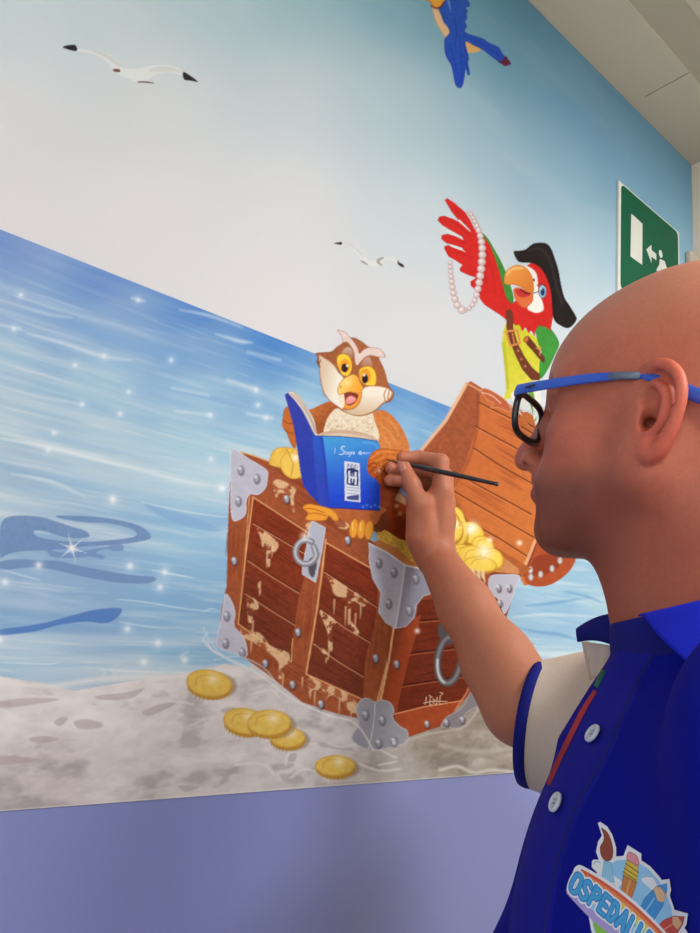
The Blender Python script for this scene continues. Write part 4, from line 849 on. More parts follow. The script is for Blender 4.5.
# ------------------------------------------------------------------ torso frame
bF = unit(BAS @ (lambda v: v - (v @ UPc) * UPc)(np.array([-0.93, 0.0, 0.30]))); bU = np.array([0, 0, 1.0]); bL = np.cross(bU, bF)
BR = np.stack([bF, bL, bU], 1)
def bp_(x, y, z): return NB + (bF * x + bL * y + bU * z) * 0.01
S = Sdf()
K = hr(2.2)
S.add(elli(hp(-1.2, 0, 4.9), np.array([10.0, 7.7, 8.9]) * HS, HR), K)
S.add(elli(hp(3.1, 0, 3.8), np.array([7.4, 6.6, 7.2]) * HS, HR), K)
S.add(elli(hp(3.6, 0, -2.0), np.array([5.6, 5.9, 7.0]) * HS, HR), K)
for sg in (1, -1):
    S.add(cap(hp(-0.2, sg * 5.6, -3.5), hp(7.0, sg * 2.2, -8.3), hr(1.5), hr(1.6)), hr(2.5))
    S.add(cap(hp(-0.5, sg * 5.8, 0), hp(-0.2, sg * 5.5, -4.2), hr(1.6), hr(1.6)), hr(2.5))
    S.add(ball(hp(6.0, sg * 3.8, -1.6), hr(2.1)), hr(2))
    S.add(cap(hp(9.2, sg * 0.9, 3.2), hp(6.6, sg * 4.9, 3.0), hr(0.85), hr(0.9)), hr(1.6))
    S.add(ball(hp(7.2, sg * 2.3, -5.0), hr(2.2)), hr(2))
S.add(ball(hp(8.1, 0, -8.4), hr(1.75)), hr(2.2))
S.add(ball(hp(8.2, 0, 1.0), hr(2.0)), hr(2))
for sg in (1, -1): S.add(ball(hp(9.7, sg * 3.4, 1.7), hr(1.75)), hr(1.6), True)
for sg in (1, -1):
    S.add(ball(hp(7.75, sg * 3.25, 1.55), hr(1.3)), hr(0.4))
    S.add(cap(hp(8.9, sg * 2.2, 2.15), hp(8.3, sg * 4.3, 2.0), hr(.28), hr(.25)), hr(.5))
# nose
chain(S, [hp(9.5, 0, 2.3), hp(10.5, 0, 0.4), hp(11.7, 0, -1.7), hp(12.1, 0, -2.5)], [hr(.75), hr(.8), hr(.85), hr(.95)], hr(1.0))
for sg in (1, -1): S.add(ball(hp(10.9, sg * 1.15, -2.8), hr(.85)), hr(.8))
for sg in (1, -1): S.add(cap(hp(11.3, sg * 1.5, -3.5), hp(10.8, sg * 1.1, -2.7), hr(.44), hr(.3)), hr(.25), True)
# mouth
S.add(ball(hp(8.6, 0, -4.6), hr(2.0)), hr(1.5))
chain(S, [hp(9.0, 2.3, -4.9), hp(10.05, 1.0, -4.35), hp(10.4, 0, -4.4), hp(10.05, -1.0, -4.35), hp(9.0, -2.3, -4.9)], [hr(.25), hr(.42), hr(.48), hr(.42), hr(.25)], hr(.5))
chain(S, [hp(9.0, 2.2, -5.2), hp(9.9, 1.0, -5.6), hp(10.15, 0, -5.7), hp(9.9, -1.0, -5.6), hp(9.0, -2.2, -5.2)], [hr(.25), hr(.48), hr(.52), hr(.48), hr(.25)], hr(.5))
chain(S, [hp(9.3, 2.3, -5.05), hp(10.7, 0, -5.03), hp(9.3, -2.3, -5.05)], [hr(.1)] * 3, hr(.35))
S.p[-1] = (S.p[-1][0], hr(.35), True); S.p[-2] = (S.p[-2][0], hr(.35), True)
# neck and throat
S.add(cap(hp(-3.0, 0, -2.0), bp_(0.2, 0, -4), hr(6.2), .0655), hr(3.0))
S.add(cap(hp(1.8, 0, -7.5), bp_(3.6, 0, -4), hr(3.2), .036), hr(3.5))
S.add(cap(hp(-6.2, 0, -1.0), bp_(-3.5, 0, -4), hr(4.6), .05), hr(3))
# ears
for sg in (1, -1):
    def ep(u, v, w=0.0):   # u forward, v up, w out of the head
        tl = math.radians(-5); u = u * .98; uu = u * math.cos(tl) + v * math.sin(tl) * -1; vv = v * math.cos(tl) + u * math.sin(tl)
        return hp(-.95 + uu, sg * (7.05 + w - 0.38 * uu), -0.5 + vv)
    eo = unit(hL * sg + hF * 0.32); eu = unit(hU + hF * -.14); eu -= (eu @ eo) * eo; eu = unit(eu); ef = np.cross(eu, eo)
    ER = np.stack([ef, eo, eu], 1)
    S.add(elli(ep(-.15, .5, .45), np.array([1.75, .42, 2.9]) * HS, ER), hr(.35))
    hx = [(1.35, .6, .1), (1.5, 1.9, .5), (1.1, 3.05, .75), (.1, 3.55, .95), (-1.0, 3.15, 1.1), (-1.75, 2.1, 1.2), (-1.95, .8, 1.2), (-1.65, -.6, 1.1), (-1.1, -1.7, .9), (-.4, -2.6, .7), (.45, -3.0, .55), (1.0, -2.4, .3)]
    hx = smooth_pts([ep(*q) for q in hx], 3)
    rr = [hr(v) for v in np.interp(np.linspace(0, 1, len(hx)), [0, .15, .4, .65, .8, 1], [.30, .36, .38, .36, .5, .45])]
    chain(S, list(hx), rr, hr(.25))
    S.add(ball(ep(.35, -2.3, .45), hr(.75)), hr(.6))
    ax_ = smooth_pts([ep(*q) for q in [(.1, 2.2, .75), (-.75, 1.5, 1.0), (-.95, .5, 1.05), (-.65, -.5, 1.0), (.05, -1.25, .85), (.5, -1.3, .8)]], 2)
    chain(S, list(ax_), [hr(.30)] * len(ax_), hr(.4))
    S.add(cap(ep(1.1, -.1, .55), ep(.85, -.75, .75), hr(.36)), hr(.4))
    S.add(elli(ep(.25, -.15, .95), np.array([.85, .75, 1.05]) * HS, ER), hr(.3), True)
    S.add(elli(ep(.5, 1.3, .95), np.array([.65, .35, .6]) * HS, ER), hr(.3), True)
    S.add(cap(ep(.45, -.3, .8), ep(.7, -.3, -.6), hr(.42)), hr(.35), True)
    S.add(cap(ep(-1.3, 2.0, 1.45), ep(-1.5, .3, 1.5), hr(.16)), hr(.25), True)

# right arm towards the mural
WR = at(435.5, 556, 0.845); EL = at(523, 704, 0.70); SH = at(700, 772, .64)
SHL = bp_(0, 17.5, -5.5); ELL = bp_(-3, 22, -33); WRL = bp_(2, 20, -56)
S.add(cap(EL, SH, .038, .042), .03)
chain(S, [WR, WR * .62 + EL * .38, WR * .25 + EL * .75, EL], [.0195, .0285, .0355, .037], .02)
S.add(cap(WR + bF * 0, WR * .8 + EL * .2, .0200, .0245), .01)
S.add(elli(bp_(-1.5, 0, -9), np.array([.070, .135, .060]), BR), .05)
S.add(elli(bp_(2.4, 0, -22), np.array([.088, .145, .15]), BR), .04)
S.add(elli(bp_(8.5, 0, -42), np.array([.105, .130, .16]), BR), .04)
S.add(cap(SHL, ELL, .058, .046), .03); S.add(cap(ELL, WRL, .042, .028), .02)
S.add(elli(WRL + (-bU * .09), np.array([.02, .042, .08]), BR), .02)
for i, dx in enumerate((-.03, -.01, .01, .03)): chain(S, [WRL - bU * .14 + bL * 0 + bF * dx, WRL - bU * (.185 - abs(dx) * .3) + bF * (dx * 1.1)], [.009, .008], .004)
chain(S, [WRL - bU * .06 + bF * .04, WRL - bU * .12 + bF * .055], [.012, .009], .01)
# ------------------------------------------------------------------ right hand holding the brush
TIP = onwall(385, 459.2, -0.0015); END = at(498.5, 484.5, 0.775)
BD = unit(END - TIP); def_b = lambda t: TIP + BD * t
def J(x, y, z): return at(x - 2.8, y, z)
Wc = WR
mcp = [J(444, 492, .848), J(448, 503, .866), J(445, 516, .882), J(438, 528, .893)]
for m_, r1 in zip(mcp, (.0125, .0125, .012, .011)): S.add(cap(Wc, m_, .0170, r1), .012)
S.add(cap(J(428, 545, .845), J(444, 520, .855), .018, .015), .012)
S.add(cap(J(422, 535, .838), J(421, 512, .838), .0165, .0145), .012)       # ball of the thumb
chain(S, [J(427, 530, .84), J(423, 505, .834), J(414.5, 484, .838), J(408, 468, .850)], [.015, .0122, .0098, .0080], .006)   # thumb
S.add(cap(J(430, 502, .848), J(444, 494, .852), .011, .010), .010)             # web between thumb and index
chain(S, [mcp[0], J(443.5, 462, .855), J(422, 457.5, .872), J(405, 457.5, .868)], [.0118, .0098, .0086, .0072], .004)       # index
chain(S, [mcp[1], J(448, 476, .884), J(420, 469, .886), J(394, 468, .866)], [.0118, .0098, .0088, .0076], .004)             # middle
chain(S, [mcp[2], J(446, 488, .902), J(418, 482, .892), J(392.5, 480.5, .868)], [.0112, .0094, .0084, .0074], .004)            # ring
chain(S, [mcp[3], J(440, 506, .908), J(422, 502, .905), J(412, 500, .895)], [.0100, .0082, .0074, .0066], .004)                # little

def body_disp(P):
    q = (P - HO) @ HR / HS
    return np.zeros(len(P))
Vb, Qb = S.mesh(np.minimum(np.min([WRL - .25, WR - .1, SHL - .12], 0), HO - .16), np.max([WR + .12, SHL + .12, HO + .17, SH + .1], 0) + np.array([.02, .04, .03]), 0.00155)
print('body', Vb.shape, Qb.shape)
Vb[:, 1] = np.minimum(Vb[:, 1], -0.0012)
# skin colour by anatomy with some light and shade painted in
q = (Vb - HO) @ HR / HS
base = np.array([180, 99, 75.]) * np.ones((len(Vb), 1))
def blend(c, t, w): w = np.clip(w, 0, 1)[:, None]; return c * (1 - w) + np.array(t, float) * w
nz = fbm(q[:, 0] * 1.3 + q[:, 1] * .7 + 40, q[:, 2] * 1.3 + q[:, 1] * .5 + 40, 4); nf = fbm(q[:, 0] * 9 + q[:, 1] * 4 + 90, q[:, 2] * 9 - q[:, 1] * 5 + 90, 2)
base = blend(base, (168, 84, 62), (nz - .45) * 2.5 * .35)
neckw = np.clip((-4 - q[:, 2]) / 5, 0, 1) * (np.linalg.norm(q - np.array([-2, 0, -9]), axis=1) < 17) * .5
ishead = (q[:, 2] > -19) & (np.linalg.norm(q - np.array([0, 0, -3]), axis=1) < 24)
g = lambda c, r: np.clip(1 - np.linalg.norm((q - np.array(c)) / np.array(r), axis=1), 0, 1)
base = blend(base, (190, 132, 108), ishead * np.clip((q[:, 2] - 4) / 5, 0, 1) * .6)  # forehead and crown lightened as if lit from above
beard = np.clip(np.maximum(np.clip((-3.6 - q[:, 2]) / 2.2, 0, 1) * np.clip((q[:, 0] + .8) / 5.0, 0, 1), 0) * np.clip((q[:, 2] + 12.5) / 2.5, 0, 1), 0, 1) * ishead
base = blend(base, (96, 54, 40), beard * (.45 + .45 * nf))
base = blend(base, (206, 100, 78), ishead * (1 - np.clip((np.linalg.norm(np.stack([(q[:, 0] + 1.25) / 2.1, (np.abs(q[:, 1]) - 8.9) / 1.5, (q[:, 2] + .4) / 4.2], 1), axis=1) - .85) / .35, 0, 1)) * .8)
base = blend(base, (196, 96, 80), ishead * (g((6.2, 4.4, -1.6), (3, 3, 3)) + g((11.8, 0, -1.8), (2, 2, 2))) * .6)
base = blend(base, (168, 82, 76), ishead * (np.abs(np.abs(q[:, 2] + 5.05) - .5) < .62) * (np.abs(q[:, 1]) < 2.1) * np.clip((q[:, 0] - 9.0) * 2, 0, 1) * .8)
base = blend(base, (140, 70, 52), neckw)  # neck darkened for stubble and the shade under the jaw
eye = ishead * (np.linalg.norm(np.stack([q[:, 0] - 7.75, np.abs(q[:, 1]) - 3.25, q[:, 2] - 1.55], 1), axis=1) < 1.36) * (np.abs(q[:, 2] - 1.3) < .30) * (np.abs(q[:, 1]) < 3.9)
base = blend(base, (226, 220, 214), eye); base = blend(base, (60, 40, 32), eye * (np.abs(np.abs(q[:, 1]) - 3.15) < .55))
base = blend(base, (76, 52, 42), ishead * (np.linalg.norm(np.stack([(q[:, 0] - 8.9 + (np.abs(q[:, 1]) - 2) * .55) / 1.5, (np.abs(q[:, 1]) - 3.1) / 2.6, (q[:, 2] - 3.75) / .42], 1), axis=1) < 1) * (.35 + .4 * nf))
# arm and hand
ah = np.linalg.norm(Vb - (WR + mcp[1]) / 2, axis=1)
base = blend(base, (178, 112, 84), np.clip((.30 - np.linalg.norm(Vb - (WR + EL) / 2, axis=1)) / .08, 0, 1) * (1 - ishead)); base = blend(base, (170, 100, 74), np.clip(1.3 - ah / .10, 0, 1) * .9)
for tp in (J(408, 468, .850), J(405, 457.5, .868), J(394, 468, .866), J(392.5, 480.5, .868)): base = blend(base, (186, 104, 82), np.clip(1 - np.linalg.norm(Vb - tp, axis=1) / .02, 0, 1) * .7)
base = base * (1 + (nf[:, None] - .5) * .10)

m_skin = mat('skin', vcol=True, rough=0.52, spec=0.35, sss=0.12, bump=0.25, bscale=900, bdist=0.0006)
floorpt = NB.copy(); floorpt[2] = 0
person = empty('person', tuple(floorpt), 'bald man in blue polo shirt seen from the side, painting with raised hand', 'person')
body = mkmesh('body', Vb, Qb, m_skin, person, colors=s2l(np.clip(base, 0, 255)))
# thumbnail and finger nails
m_nail = mat('nail', (190, 122, 104), rough=0.3)
def nail(c, ln, nrm, w_, l_):
    nrm = unit(nrm - (nrm @ ln) * ln); sd = np.cross(ln, nrm); V, Fc = [], []; nu, nv = 8, 8
    for i in range(nu + 1):
        for j in range(nv + 1):
            a, b = i / nu * 2 - 1, j / nv * 2 - 1; sc = math.sqrt(max(0, 1 - b ** 4 * .35)); V.append(c + sd * a * w_ * sc + ln * b * l_ + nrm * (.0008 - .0022 * a * a))
    for i in range(nu):
        for j in range(nv): k = i * (nv + 1) + j; Fc.append((k, k + 1, k + nv + 2, k + nv + 1))
    o = mkmesh('nail', V, Fc, m_nail, body); s_ = o.modifiers.new('s', 'SOLIDIFY'); s_.thickness = .0008; s_.offset = -1; return o
ta, tb = J(414.5, 484, .838), J(408, 468, .850); tl_ = unit(tb - ta); tn = unit(-raydir(400, 466) + BAS @ np.array([-.7, 0, 0])); tn = unit(tn - (tn @ tl_) * tl_)
nail(tb - tl_ * .001 + tn * .0078, tl_, tn, .0052, .0062)

SEAM = -0.022; COLZ = 1.0; COLF = 24
PLK = [(646, 634), (636, 652), (618, 688), (597, 737), (577, 775), (560, 806), (545, 850), (534, 900), (528, 950), (526, 1000)]
# ------------------------------------------------------------------ polo shirt
T = Sdf(); ex = .009
def tors(T, ex, kk=.06):
    T.add(elli(bp_(-2.0, 0, -8.5), np.array([.088 + ex, .16 + ex, .075 + ex]), BR), kk)
    T.add(elli(bp_(2.6, 0, -22), np.array([.115 + ex, .175 + ex, .18 + ex]), BR), kk)
    T.add(elli(bp_(10.0, 0, -43), np.array([.150 + ex, .18 + ex, .20 + ex]), BR), kk)
    T.add(cap(bp_(6.5, 0, -50), bp_(4.5, 0, -58), .145, .15), kk)
    lid = lambda f: (lambda P: np.maximum(f(P), P[:, 2] - NB[2] + .004))
    T.add(lid(cap(bp_(.2, 0, -.5), bp_(0, 0, -7), .074, .095)), .012)
    T.add(lid(cap(bp_(3.4, 0, -2.0), bp_(3.4, 0, -8), .050, .085)), .012)
tors(T, ex)
SD = unit(EL - SH)
CUF = EL - SD * .035
CUF = EL * .83 + SH * .17 + BAS @ np.array([-.004, .011, 0])
CD = unit(BAS @ np.array([-.84, -.06, .50]))
ELd = unit(ELL - SHL); CL = SHL * .45 + ELL * .55
def cut(f, c, n): return lambda P: np.maximum(f(P), (P - c) @ n)
T.add(cut(cap(SH, CUF + CD * .03, .066, .059), CUF + CD * .012, CD), .05)
TRP = at(612, 714, .68)
T.add(cap(TRP, bp_(0, -7, -5), .060, .06), .04)
T.add(cut(cap(SHL, CL + ELd * .03, .070, .063), CL + ELd * .012, ELd), .05)
T.add(cap(CUF - CD * .02, CUF + CD * .06, .0465, .0480), .004, True)
T.add(cap(CL - ELd * .06, CL + ELd * .06, .055, .055), .004, True)
T.add(lambda P: (P[:, 2] - (NB[2] - .60)), .004, True)
def folds(P):
    q = (P - NB) @ BR
    w1 = fbm(q[:, 0] * 9 + q[:, 2] * 5 + 20, q[:, 2] * 4 - q[:, 0] * 6 + q[:, 1] * 5 + 30, 3) - .5
    w2 = np.sin(q[:, 2] * 28 + q[:, 0] * 34 + w1 * 9) * .5
    att = np.clip((np.linalg.norm(P - CUF, axis=1) - .07) / .04, 0, 1)
    return w1 * .010 * att + att * w2 * .0016 * np.clip((-q[:, 2] - .12) * 6, 0, 1)
Vs, Qs = T.mesh(np.min([bp_(-20, -30, -64), bp_(24, 30, -64), CUF - .1, bp_(-20, 30, -64), bp_(24, -30, -64)], 0), np.max([bp_(-20, -30, 6), bp_(24, 30, 6), CUF + .1, bp_(-20, 30, 6), bp_(24, -30, 6)], 0), 0.0026, disp=folds)
print('shirt', Vs.shape)
# cloth colours: blue front and back, cream shoulder panel and sleeve, piping of red, green and dark blue
BL, CRM, DKB, RDC, GRC = (15, 20, 138), (204, 186, 168), (20, 24, 112), (150, 34, 40), (30, 92, 66)
qs = (Vs - NB) @ BR
def dmin(fs, P): return np.min([f(P) for f in fs], 0)
torso_f = [elli(bp_(-2.0, 0, -8.5), np.array([.088 + ex, .16 + ex, .075 + ex]), BR), elli(bp_(2.6, 0, -22), np.array([.115 + ex, .175 + ex, .18 + ex]), BR), elli(bp_(10.0, 0, -43), np.array([.150 + ex, .18 + ex, .20 + ex]), BR)]
arm_f = [cap(SH, CUF, .066, .059), cap(TRP, bp_(0, -7, -5), .060, .06), cap(SHL, SHL * .45 + ELL * .55, .070, .063)]
tt = dmin(torso_f, Vs) - dmin(arm_f, Vs) + SEAM
tt = np.where(qs[:, 1] > 0, np.minimum(tt - .05, (Vs - SHL) @ ELd - .07), tt)
cs = np.ones((len(Vs), 1)) * np.array(BL, float)
cs = blend(cs, CRM, np.clip(tt / .0015 + .5, 0, 1))
bandf = lambda a, b: np.clip(np.minimum(tt - a, b - tt) / .0012 + .5, 0, 1)
cs = blend(cs, GRC, bandf(-.004, .003)); cs = blend(cs, DKB, bandf(-.010, -.004)); cs = blend(cs, RDC, bandf(-.015, -.010))
yoke = np.clip((qs[:, 2] + .075) / .003, 0, 1) * (np.abs(qs[:, 1]) > .0) * (qs[:, 1] < 0) * (tt < -.012)
cs = blend(cs, CRM, yoke)
m_cloth = mat('polo_cotton', vcol=True, rough=0.9, spec=0.1, sheen=0.0, bump=0.5, bscale=1400, bdist=0.0005, noise=0.04, nscale=300)
shirt = mkmesh('polo_shirt', Vs, Qs, m_cloth, person, colors=s2l(cs))
bvh_s = BVHTree.FromPolygons([tuple(v) for v in Vs.astype(float)], [tuple(int(i) for i in f) for f in Qs])
def cast(x, y):
    d = unit(raydir(x, y)); h = bvh_s.ray_cast(Vector(CAMW), Vector(d))
    return (None, None) if h[0] is None else (np.array(h[0]), np.array(h[1]) * (1 if np.dot(h[1], d) < 0 else -1))
def band(name, pts, wid, off, m, parent, n=7, colors=None):
    """a strip of cloth lying on the shirt along a line"""
    V, Fc = [], []; rows = []
    P = smooth_pts(pts, 8)
    T_ = np.gradient(P, axis=0); T_ /= np.linalg.norm(T_, axis=1)[:, None]; Nn = np.stack([-T_[:, 1], T_[:, 0]], 1)
    for p, nn, w_ in zip(P, Nn, np.interp(np.linspace(0, 1, len(P)), np.linspace(0, 1, len(np.atleast_1d(wid))), np.atleast_1d(wid))):
        row = []
        for j in range(n):
            t = j / (n - 1) - .5; a = p + nn * w_ * t; h, no = cast(*a)
            if h is None: row = None; break
            row.append((h, no, 1 - max(0, abs(t) * 2 - .7) / .3 * .75))
        if row and max(np.linalg.norm(row[0][0] - r_[0]) for r_ in row) > .03 + .0012 * w_: row = None
        if row and rows and np.linalg.norm(rows[-1][n // 2][0] - row[n // 2][0]) > .02: row = None
        if row: rows.append(row)
    for row in rows:
        for h, no, e in row: V.append(h + no * off * e)
    for i in range(len(rows) - 1):
        for j in range(n - 1): a = i * n + j; Fc.append((a, a + 1, a + n + 1, a + n))
    nv = len(V); V += [h + no * -.0006 for row in rows for h, no, e in row]
    Fc += [(d + nv, c + nv, b + nv, a + nv) for a, b, c, d in Fc]
    R_ = len(rows)
    loop = [j for j in range(n)] + [i * n + n - 1 for i in range(1, R_)] + [(R_ - 1) * n + j for j in range(n - 2, -1, -1)] + [i * n for i in range(R_ - 2, 0, -1)]
    for a, b in zip(loop, loop[1:] + loop[:1]): Fc.append((a, a + nv, b + nv, b))
    return mkmesh(name, V, Fc, m, parent)
m_blue = mat('polo_blue', BL, rough=0.85, spec=0.2, sheen=0.0, bump=0.5, bscale=1400, bdist=0.0005)
m_navy = mat('polo_navy', DKB, rough=0.85, spec=0.2, bump=0.5, bscale=1400, bdist=0.0005)
m_blue_lit = mat('collar_blue_lit', (26, 36, 172), rough=0.9, spec=0.1, bump=0.5, bscale=1400, bdist=0.0005)  # shirt blue brightened to paint the extra light on the collar leaf
m_thread = mat('stitching', (20, 24, 96), rough=0.9)
placket = band('placket', PLK, [38, 40, 42, 42, 40], .0012, m_blue, shirt, n=13)
for dx in (17,):
    band('stitching', [(x + dx * .93, y + dx * .28) for x, y in PLK], .9, .0017, m_thread, placket, n=3)
m_btn = mat('button_shell', (196, 206, 216), rough=0.25, coat=0.5)
m_hole = mat('button_hole', (90, 100, 120), rough=0.6)
def button(x, y):
    h, no = cast(x, y)
    if h is None: print('button missed', x, y); return
    c = h + no * .0038; a = unit(np.cross(no, [0.2, 0.1, 1])); b = np.cross(no, a); r = .0062
    V, Fc = [], []; prof = [(0, .0006), (.55, .0006), (.68, .0011), (.88, .0012), (1, .0004), (1, -.0008), (0, -.0012)]; n = 24
    for rr_, z in prof:
        for k in range(n): t = 2 * math.pi * k / n; V.append(c + (a * math.cos(t) + b * math.sin(t)) * r * max(rr_, .001) + no * z)
    for i in range(len(prof) - 1):
        for k in range(n): Fc.append((i * n + k, i * n + (k + 1) % n, (i + 1) * n + (k + 1) % n, (i + 1) * n + k))
    o = mkmesh('button', V, Fc, m_btn, shirt)
    V, Fc = [], []
    for k in range(4):
        t = math.pi / 4 + k * math.pi / 2; cc_ = c + (a * math.cos(t) + b * math.sin(t)) * r * .28 + no * .0008; base_ = len(V)
        for j in range(8): u = 2 * math.pi * j / 8; V.append(cc_ + (a * math.cos(u) + b * math.sin(u)) * .0007)
        Fc.append(tuple(range(base_, base_ + 8)))
    mkmesh('thread_hole', V, Fc, m_hole, o, smooth=False)
for p in ((597, 737), (560.5, 805)): button(*p)
m_red = mat('piping_red', RDC, rough=.8); m_grn = mat('piping_green', GRC, rough=.8)
band('piping', [(597, 692), (586, 708), (575, 729), (564, 752), (556, 770), (550, 786)], 3.0, .0022, m_red, shirt, n=5)
band('piping', [(605, 671), (601, 680), (597, 688)], 3.2, .0024, m_grn, shirt, n=5)
# cuff bands
def ring(name, c, d, r, w_, m, parent, th=.002):
    a = unit(np.cross(d, [.3, .2, 1])); b = np.cross(d, a); V, Fc = [], []; n = 64
    prof = [(0, r - th), (0, r + th * .6), (w_ * .5, r + th), (w_, r + th * .6), (w_, r - th)]
    for s_, rr_ in prof:
        for k in range(n): t = 2 * math.pi * k / n; V.append(c + d * s_ + (a * math.cos(t) + b * math.sin(t)) * rr_)
    m_ = len(prof)
    for i in range(m_):
        for k in range(n): Fc.append((i * n + k, i * n + (k + 1) % n, ((i + 1) % m_) * n + (k + 1) % n, ((i + 1) % m_) * n + k))
    return mkmesh(name, V, Fc, m, parent)
ring('sleeve_cuff', CUF + CD * .005, CD, .0592, .010, m_navy, shirt)
ring('sleeve_cuff', CL + ELd * .005, ELd, .0625, .010, m_navy, shirt)

# collar: a stand around the neck, two leaves folded over it, the far one flaring out
def ztop(f): return min(.25 + (2.8 if f > 0 else 1.2) * (1 - math.cos(f)), 2.6)
def pushout(p, off):
    h = bvh_s.find_nearest(Vector(p)); c_ = np.array(h[0]); no = np.array(h[1]); v = p - c_
    if v @ no < off: p = c_ + no * off
    return p
def sheet(name, fn, nu, nv, m, parent, th=.0018):
    V = [fn(i / nu, j / nv) for i in range(nu + 1) for j in range(nv + 1)]; Fc = []
    for i in range(nu):
        for j in range(nv): k = i * (nv + 1) + j; Fc.append((k, k + 1, k + nv + 2, k + nv + 1))
    o = mkmesh(name, V, Fc, m, parent)
    s_ = o.modifiers.new('s', 'SOLIDIFY'); s_.thickness = th; s_.offset = 0
    s_ = o.modifiers.new('u', 'SUBSURF'); s_.levels = 1; s_.render_levels = 1
    return o
def stand(u, v):
    f = math.radians(2 + 356 * u); ff = f if f < math.pi else f - 2 * math.pi
    r = 7.55 + .15 * v; return bp_(.2 + (r + .8 * max(0, math.cos(f)) ** 3) * math.cos(f), r * .97 * math.sin(f), ztop(ff) - 2.9 * (1 - v))
sheet('collar_stand', stand, 72, 5, m_navy, shirt)
def near_leaf(u, v):
    f = math.radians(33 + 40 * v ** .8 + (178 - 33 - 40 * v ** .8) * u); r = 8.0 + 5.0 * v + .8 * max(0, math.cos(f)) ** 3
    z = ztop(f) + .25 * math.sin(math.pi * min(v * 3, 1)) - 5.2 * v ** 1.2
    return pushout(bp_(.2 + r * math.cos(f), r * .98 * math.sin(f), z), .0035) if v > .15 else bp_(.2 + r * math.cos(f), r * .98 * math.sin(f), z)
sheet('collar', near_leaf, 40, 10, m_blue_lit, shirt)
def far_leaf(u, v):
    f = math.radians(-40 - 138 * u); fl = 0
    r = 7.75 + (2.9 - .3 * fl) * v
    z = ztop(f) + .1 * fl - (2.6 + .2 * fl) * v ** 1.3 - fl * .3
    return bp_(.2 + r * math.cos(f) + .3 * fl * v, r * .98 * math.sin(f), z)
sheet('collar', far_leaf, 40, 8, m_navy, shirt)
wg = [at(618, 612, .55), at(576, 629, .60), at(577, 642, .60), at(616, 647, .555)]
def wing(u, v): return (wg[0] * (1 - u) + wg[1] * u) * (1 - v) + (wg[3] * (1 - u) + wg[2] * u) * v - raydir(600, 630) * .006 * math.sin(math.pi * v) + bU * .003 * math.sin(math.pi * u)
sheet('collar_wing', wing, 10, 6, m_navy, shirt, th=.0026)
m_crm = mat('cream_cotton', CRM, rough=.9, bump=.5, bscale=1400, bdist=.0005)
fa = [at(581, 640, .605), at(594, 643, .595), at(616, 646, .57)]; fb = [at(589, 681, .60), at(598, 676, .595), at(612, 664, .58)]
def facing(u, v):
    a = fa[0] * (1 - u) ** 2 + fa[1] * 2 * u * (1 - u) + fa[2] * u * u; b = fb[0] * (1 - u) ** 2 + fb[1] * 2 * u * (1 - u) + fb[2] * u * u
    return a * (1 - v) + b * v + (raydir(600, 660) * .004) * math.sin(u * 7)
sheet('placket_facing', facing, 10, 8, m_crm, shirt)

# ------------------------------------------------------------------ the print on the chest
gu, gv = np.meshgrid(np.arange(50, 632, 1.15), np.arange(66, 440, 1.15))
lc = Canvas(gu, gv); lc.k = 1
def lpoly(P, c, pid=1, **kw): lc.poly(P, c, pid, **kw)
WHT = (238, 240, 242)
lc.own[:] = 0
brush_o = [(104, 92), (112, 84), (140, 82), (165, 92), (190, 115), (200, 140), (196, 160), (205, 180), (240, 200), (250, 215), (178, 224), (168, 205), (160, 175), (135, 160), (130, 135), (134, 115)]
def grow(P, r): c_ = np.mean(P, 0); return [tuple(c_ + (np.array(p) - c_) * (1 + r / (np.linalg.norm(np.array(p) - c_) + 1e-6))) for p in P]
pen_o = [(238, 85), (290, 78), (318, 150), (316, 215), (262, 215), (240, 130)]
bp_o = [(420, 78), (436, 100), (440, 150), (420, 215), (345, 215), (352, 170), (385, 110)]
rp_o = [(525, 122), (530, 150), (515, 215), (432, 215), (440, 190), (480, 145)]
for P, r in ((brush_o, 9), (pen_o, 12), (bp_o, 12), (rp_o, 12)): lpoly(grow(P, r), WHT, smooth=False, soft=2)
lc.ell((340, 250), (190, 172), WHT, 1, soft=2); lc.ell((340, 250), (178, 160), (150, 206, 240), 1, soft=2)
lpoly([(125, 190), (150, 175), (165, 178), (180, 190), (250, 180), (255, 195), (235, 210), (140, 212), (128, 205)], WHT, soft=2)
lpoly([(322, 125), (340, 108), (365, 98), (390, 108), (395, 125), (380, 134), (330, 134)], WHT, soft=2)
lpoly([(500, 200), (520, 160), (550, 160), (570, 180), (565, 200), (520, 212)], WHT, soft=2)
lc.line([(133, 200), (140, 186), (158, 180)], 2, (60, 150, 210)); lc.line([(322, 128), (338, 112), (366, 100), (390, 112)], 2, (60, 150, 210))
lc.poly([(210, 330), (470, 330), (440, 370), (380, 398), (300, 398), (240, 375)], (120, 190, 60), 1, soft=2, g=((300, 330), (300, 398), (170, 214, 90)))
# brush
lpoly([(116, 92), (140, 88), (165, 98), (185, 118), (193, 142), (184, 158), (165, 165), (148, 160), (136, 142), (140, 118), (132, 102)], (150, 66, 42), edge=(4, (90, 30, 22)))
lpoly([(166, 166), (194, 156), (232, 200), (205, 212), (180, 222)], (150, 205, 232), smooth=False, edge=(3, (60, 110, 160)))
lpoly([(190, 212), (240, 204), (246, 220), (186, 226)], (190, 110, 60), smooth=False)
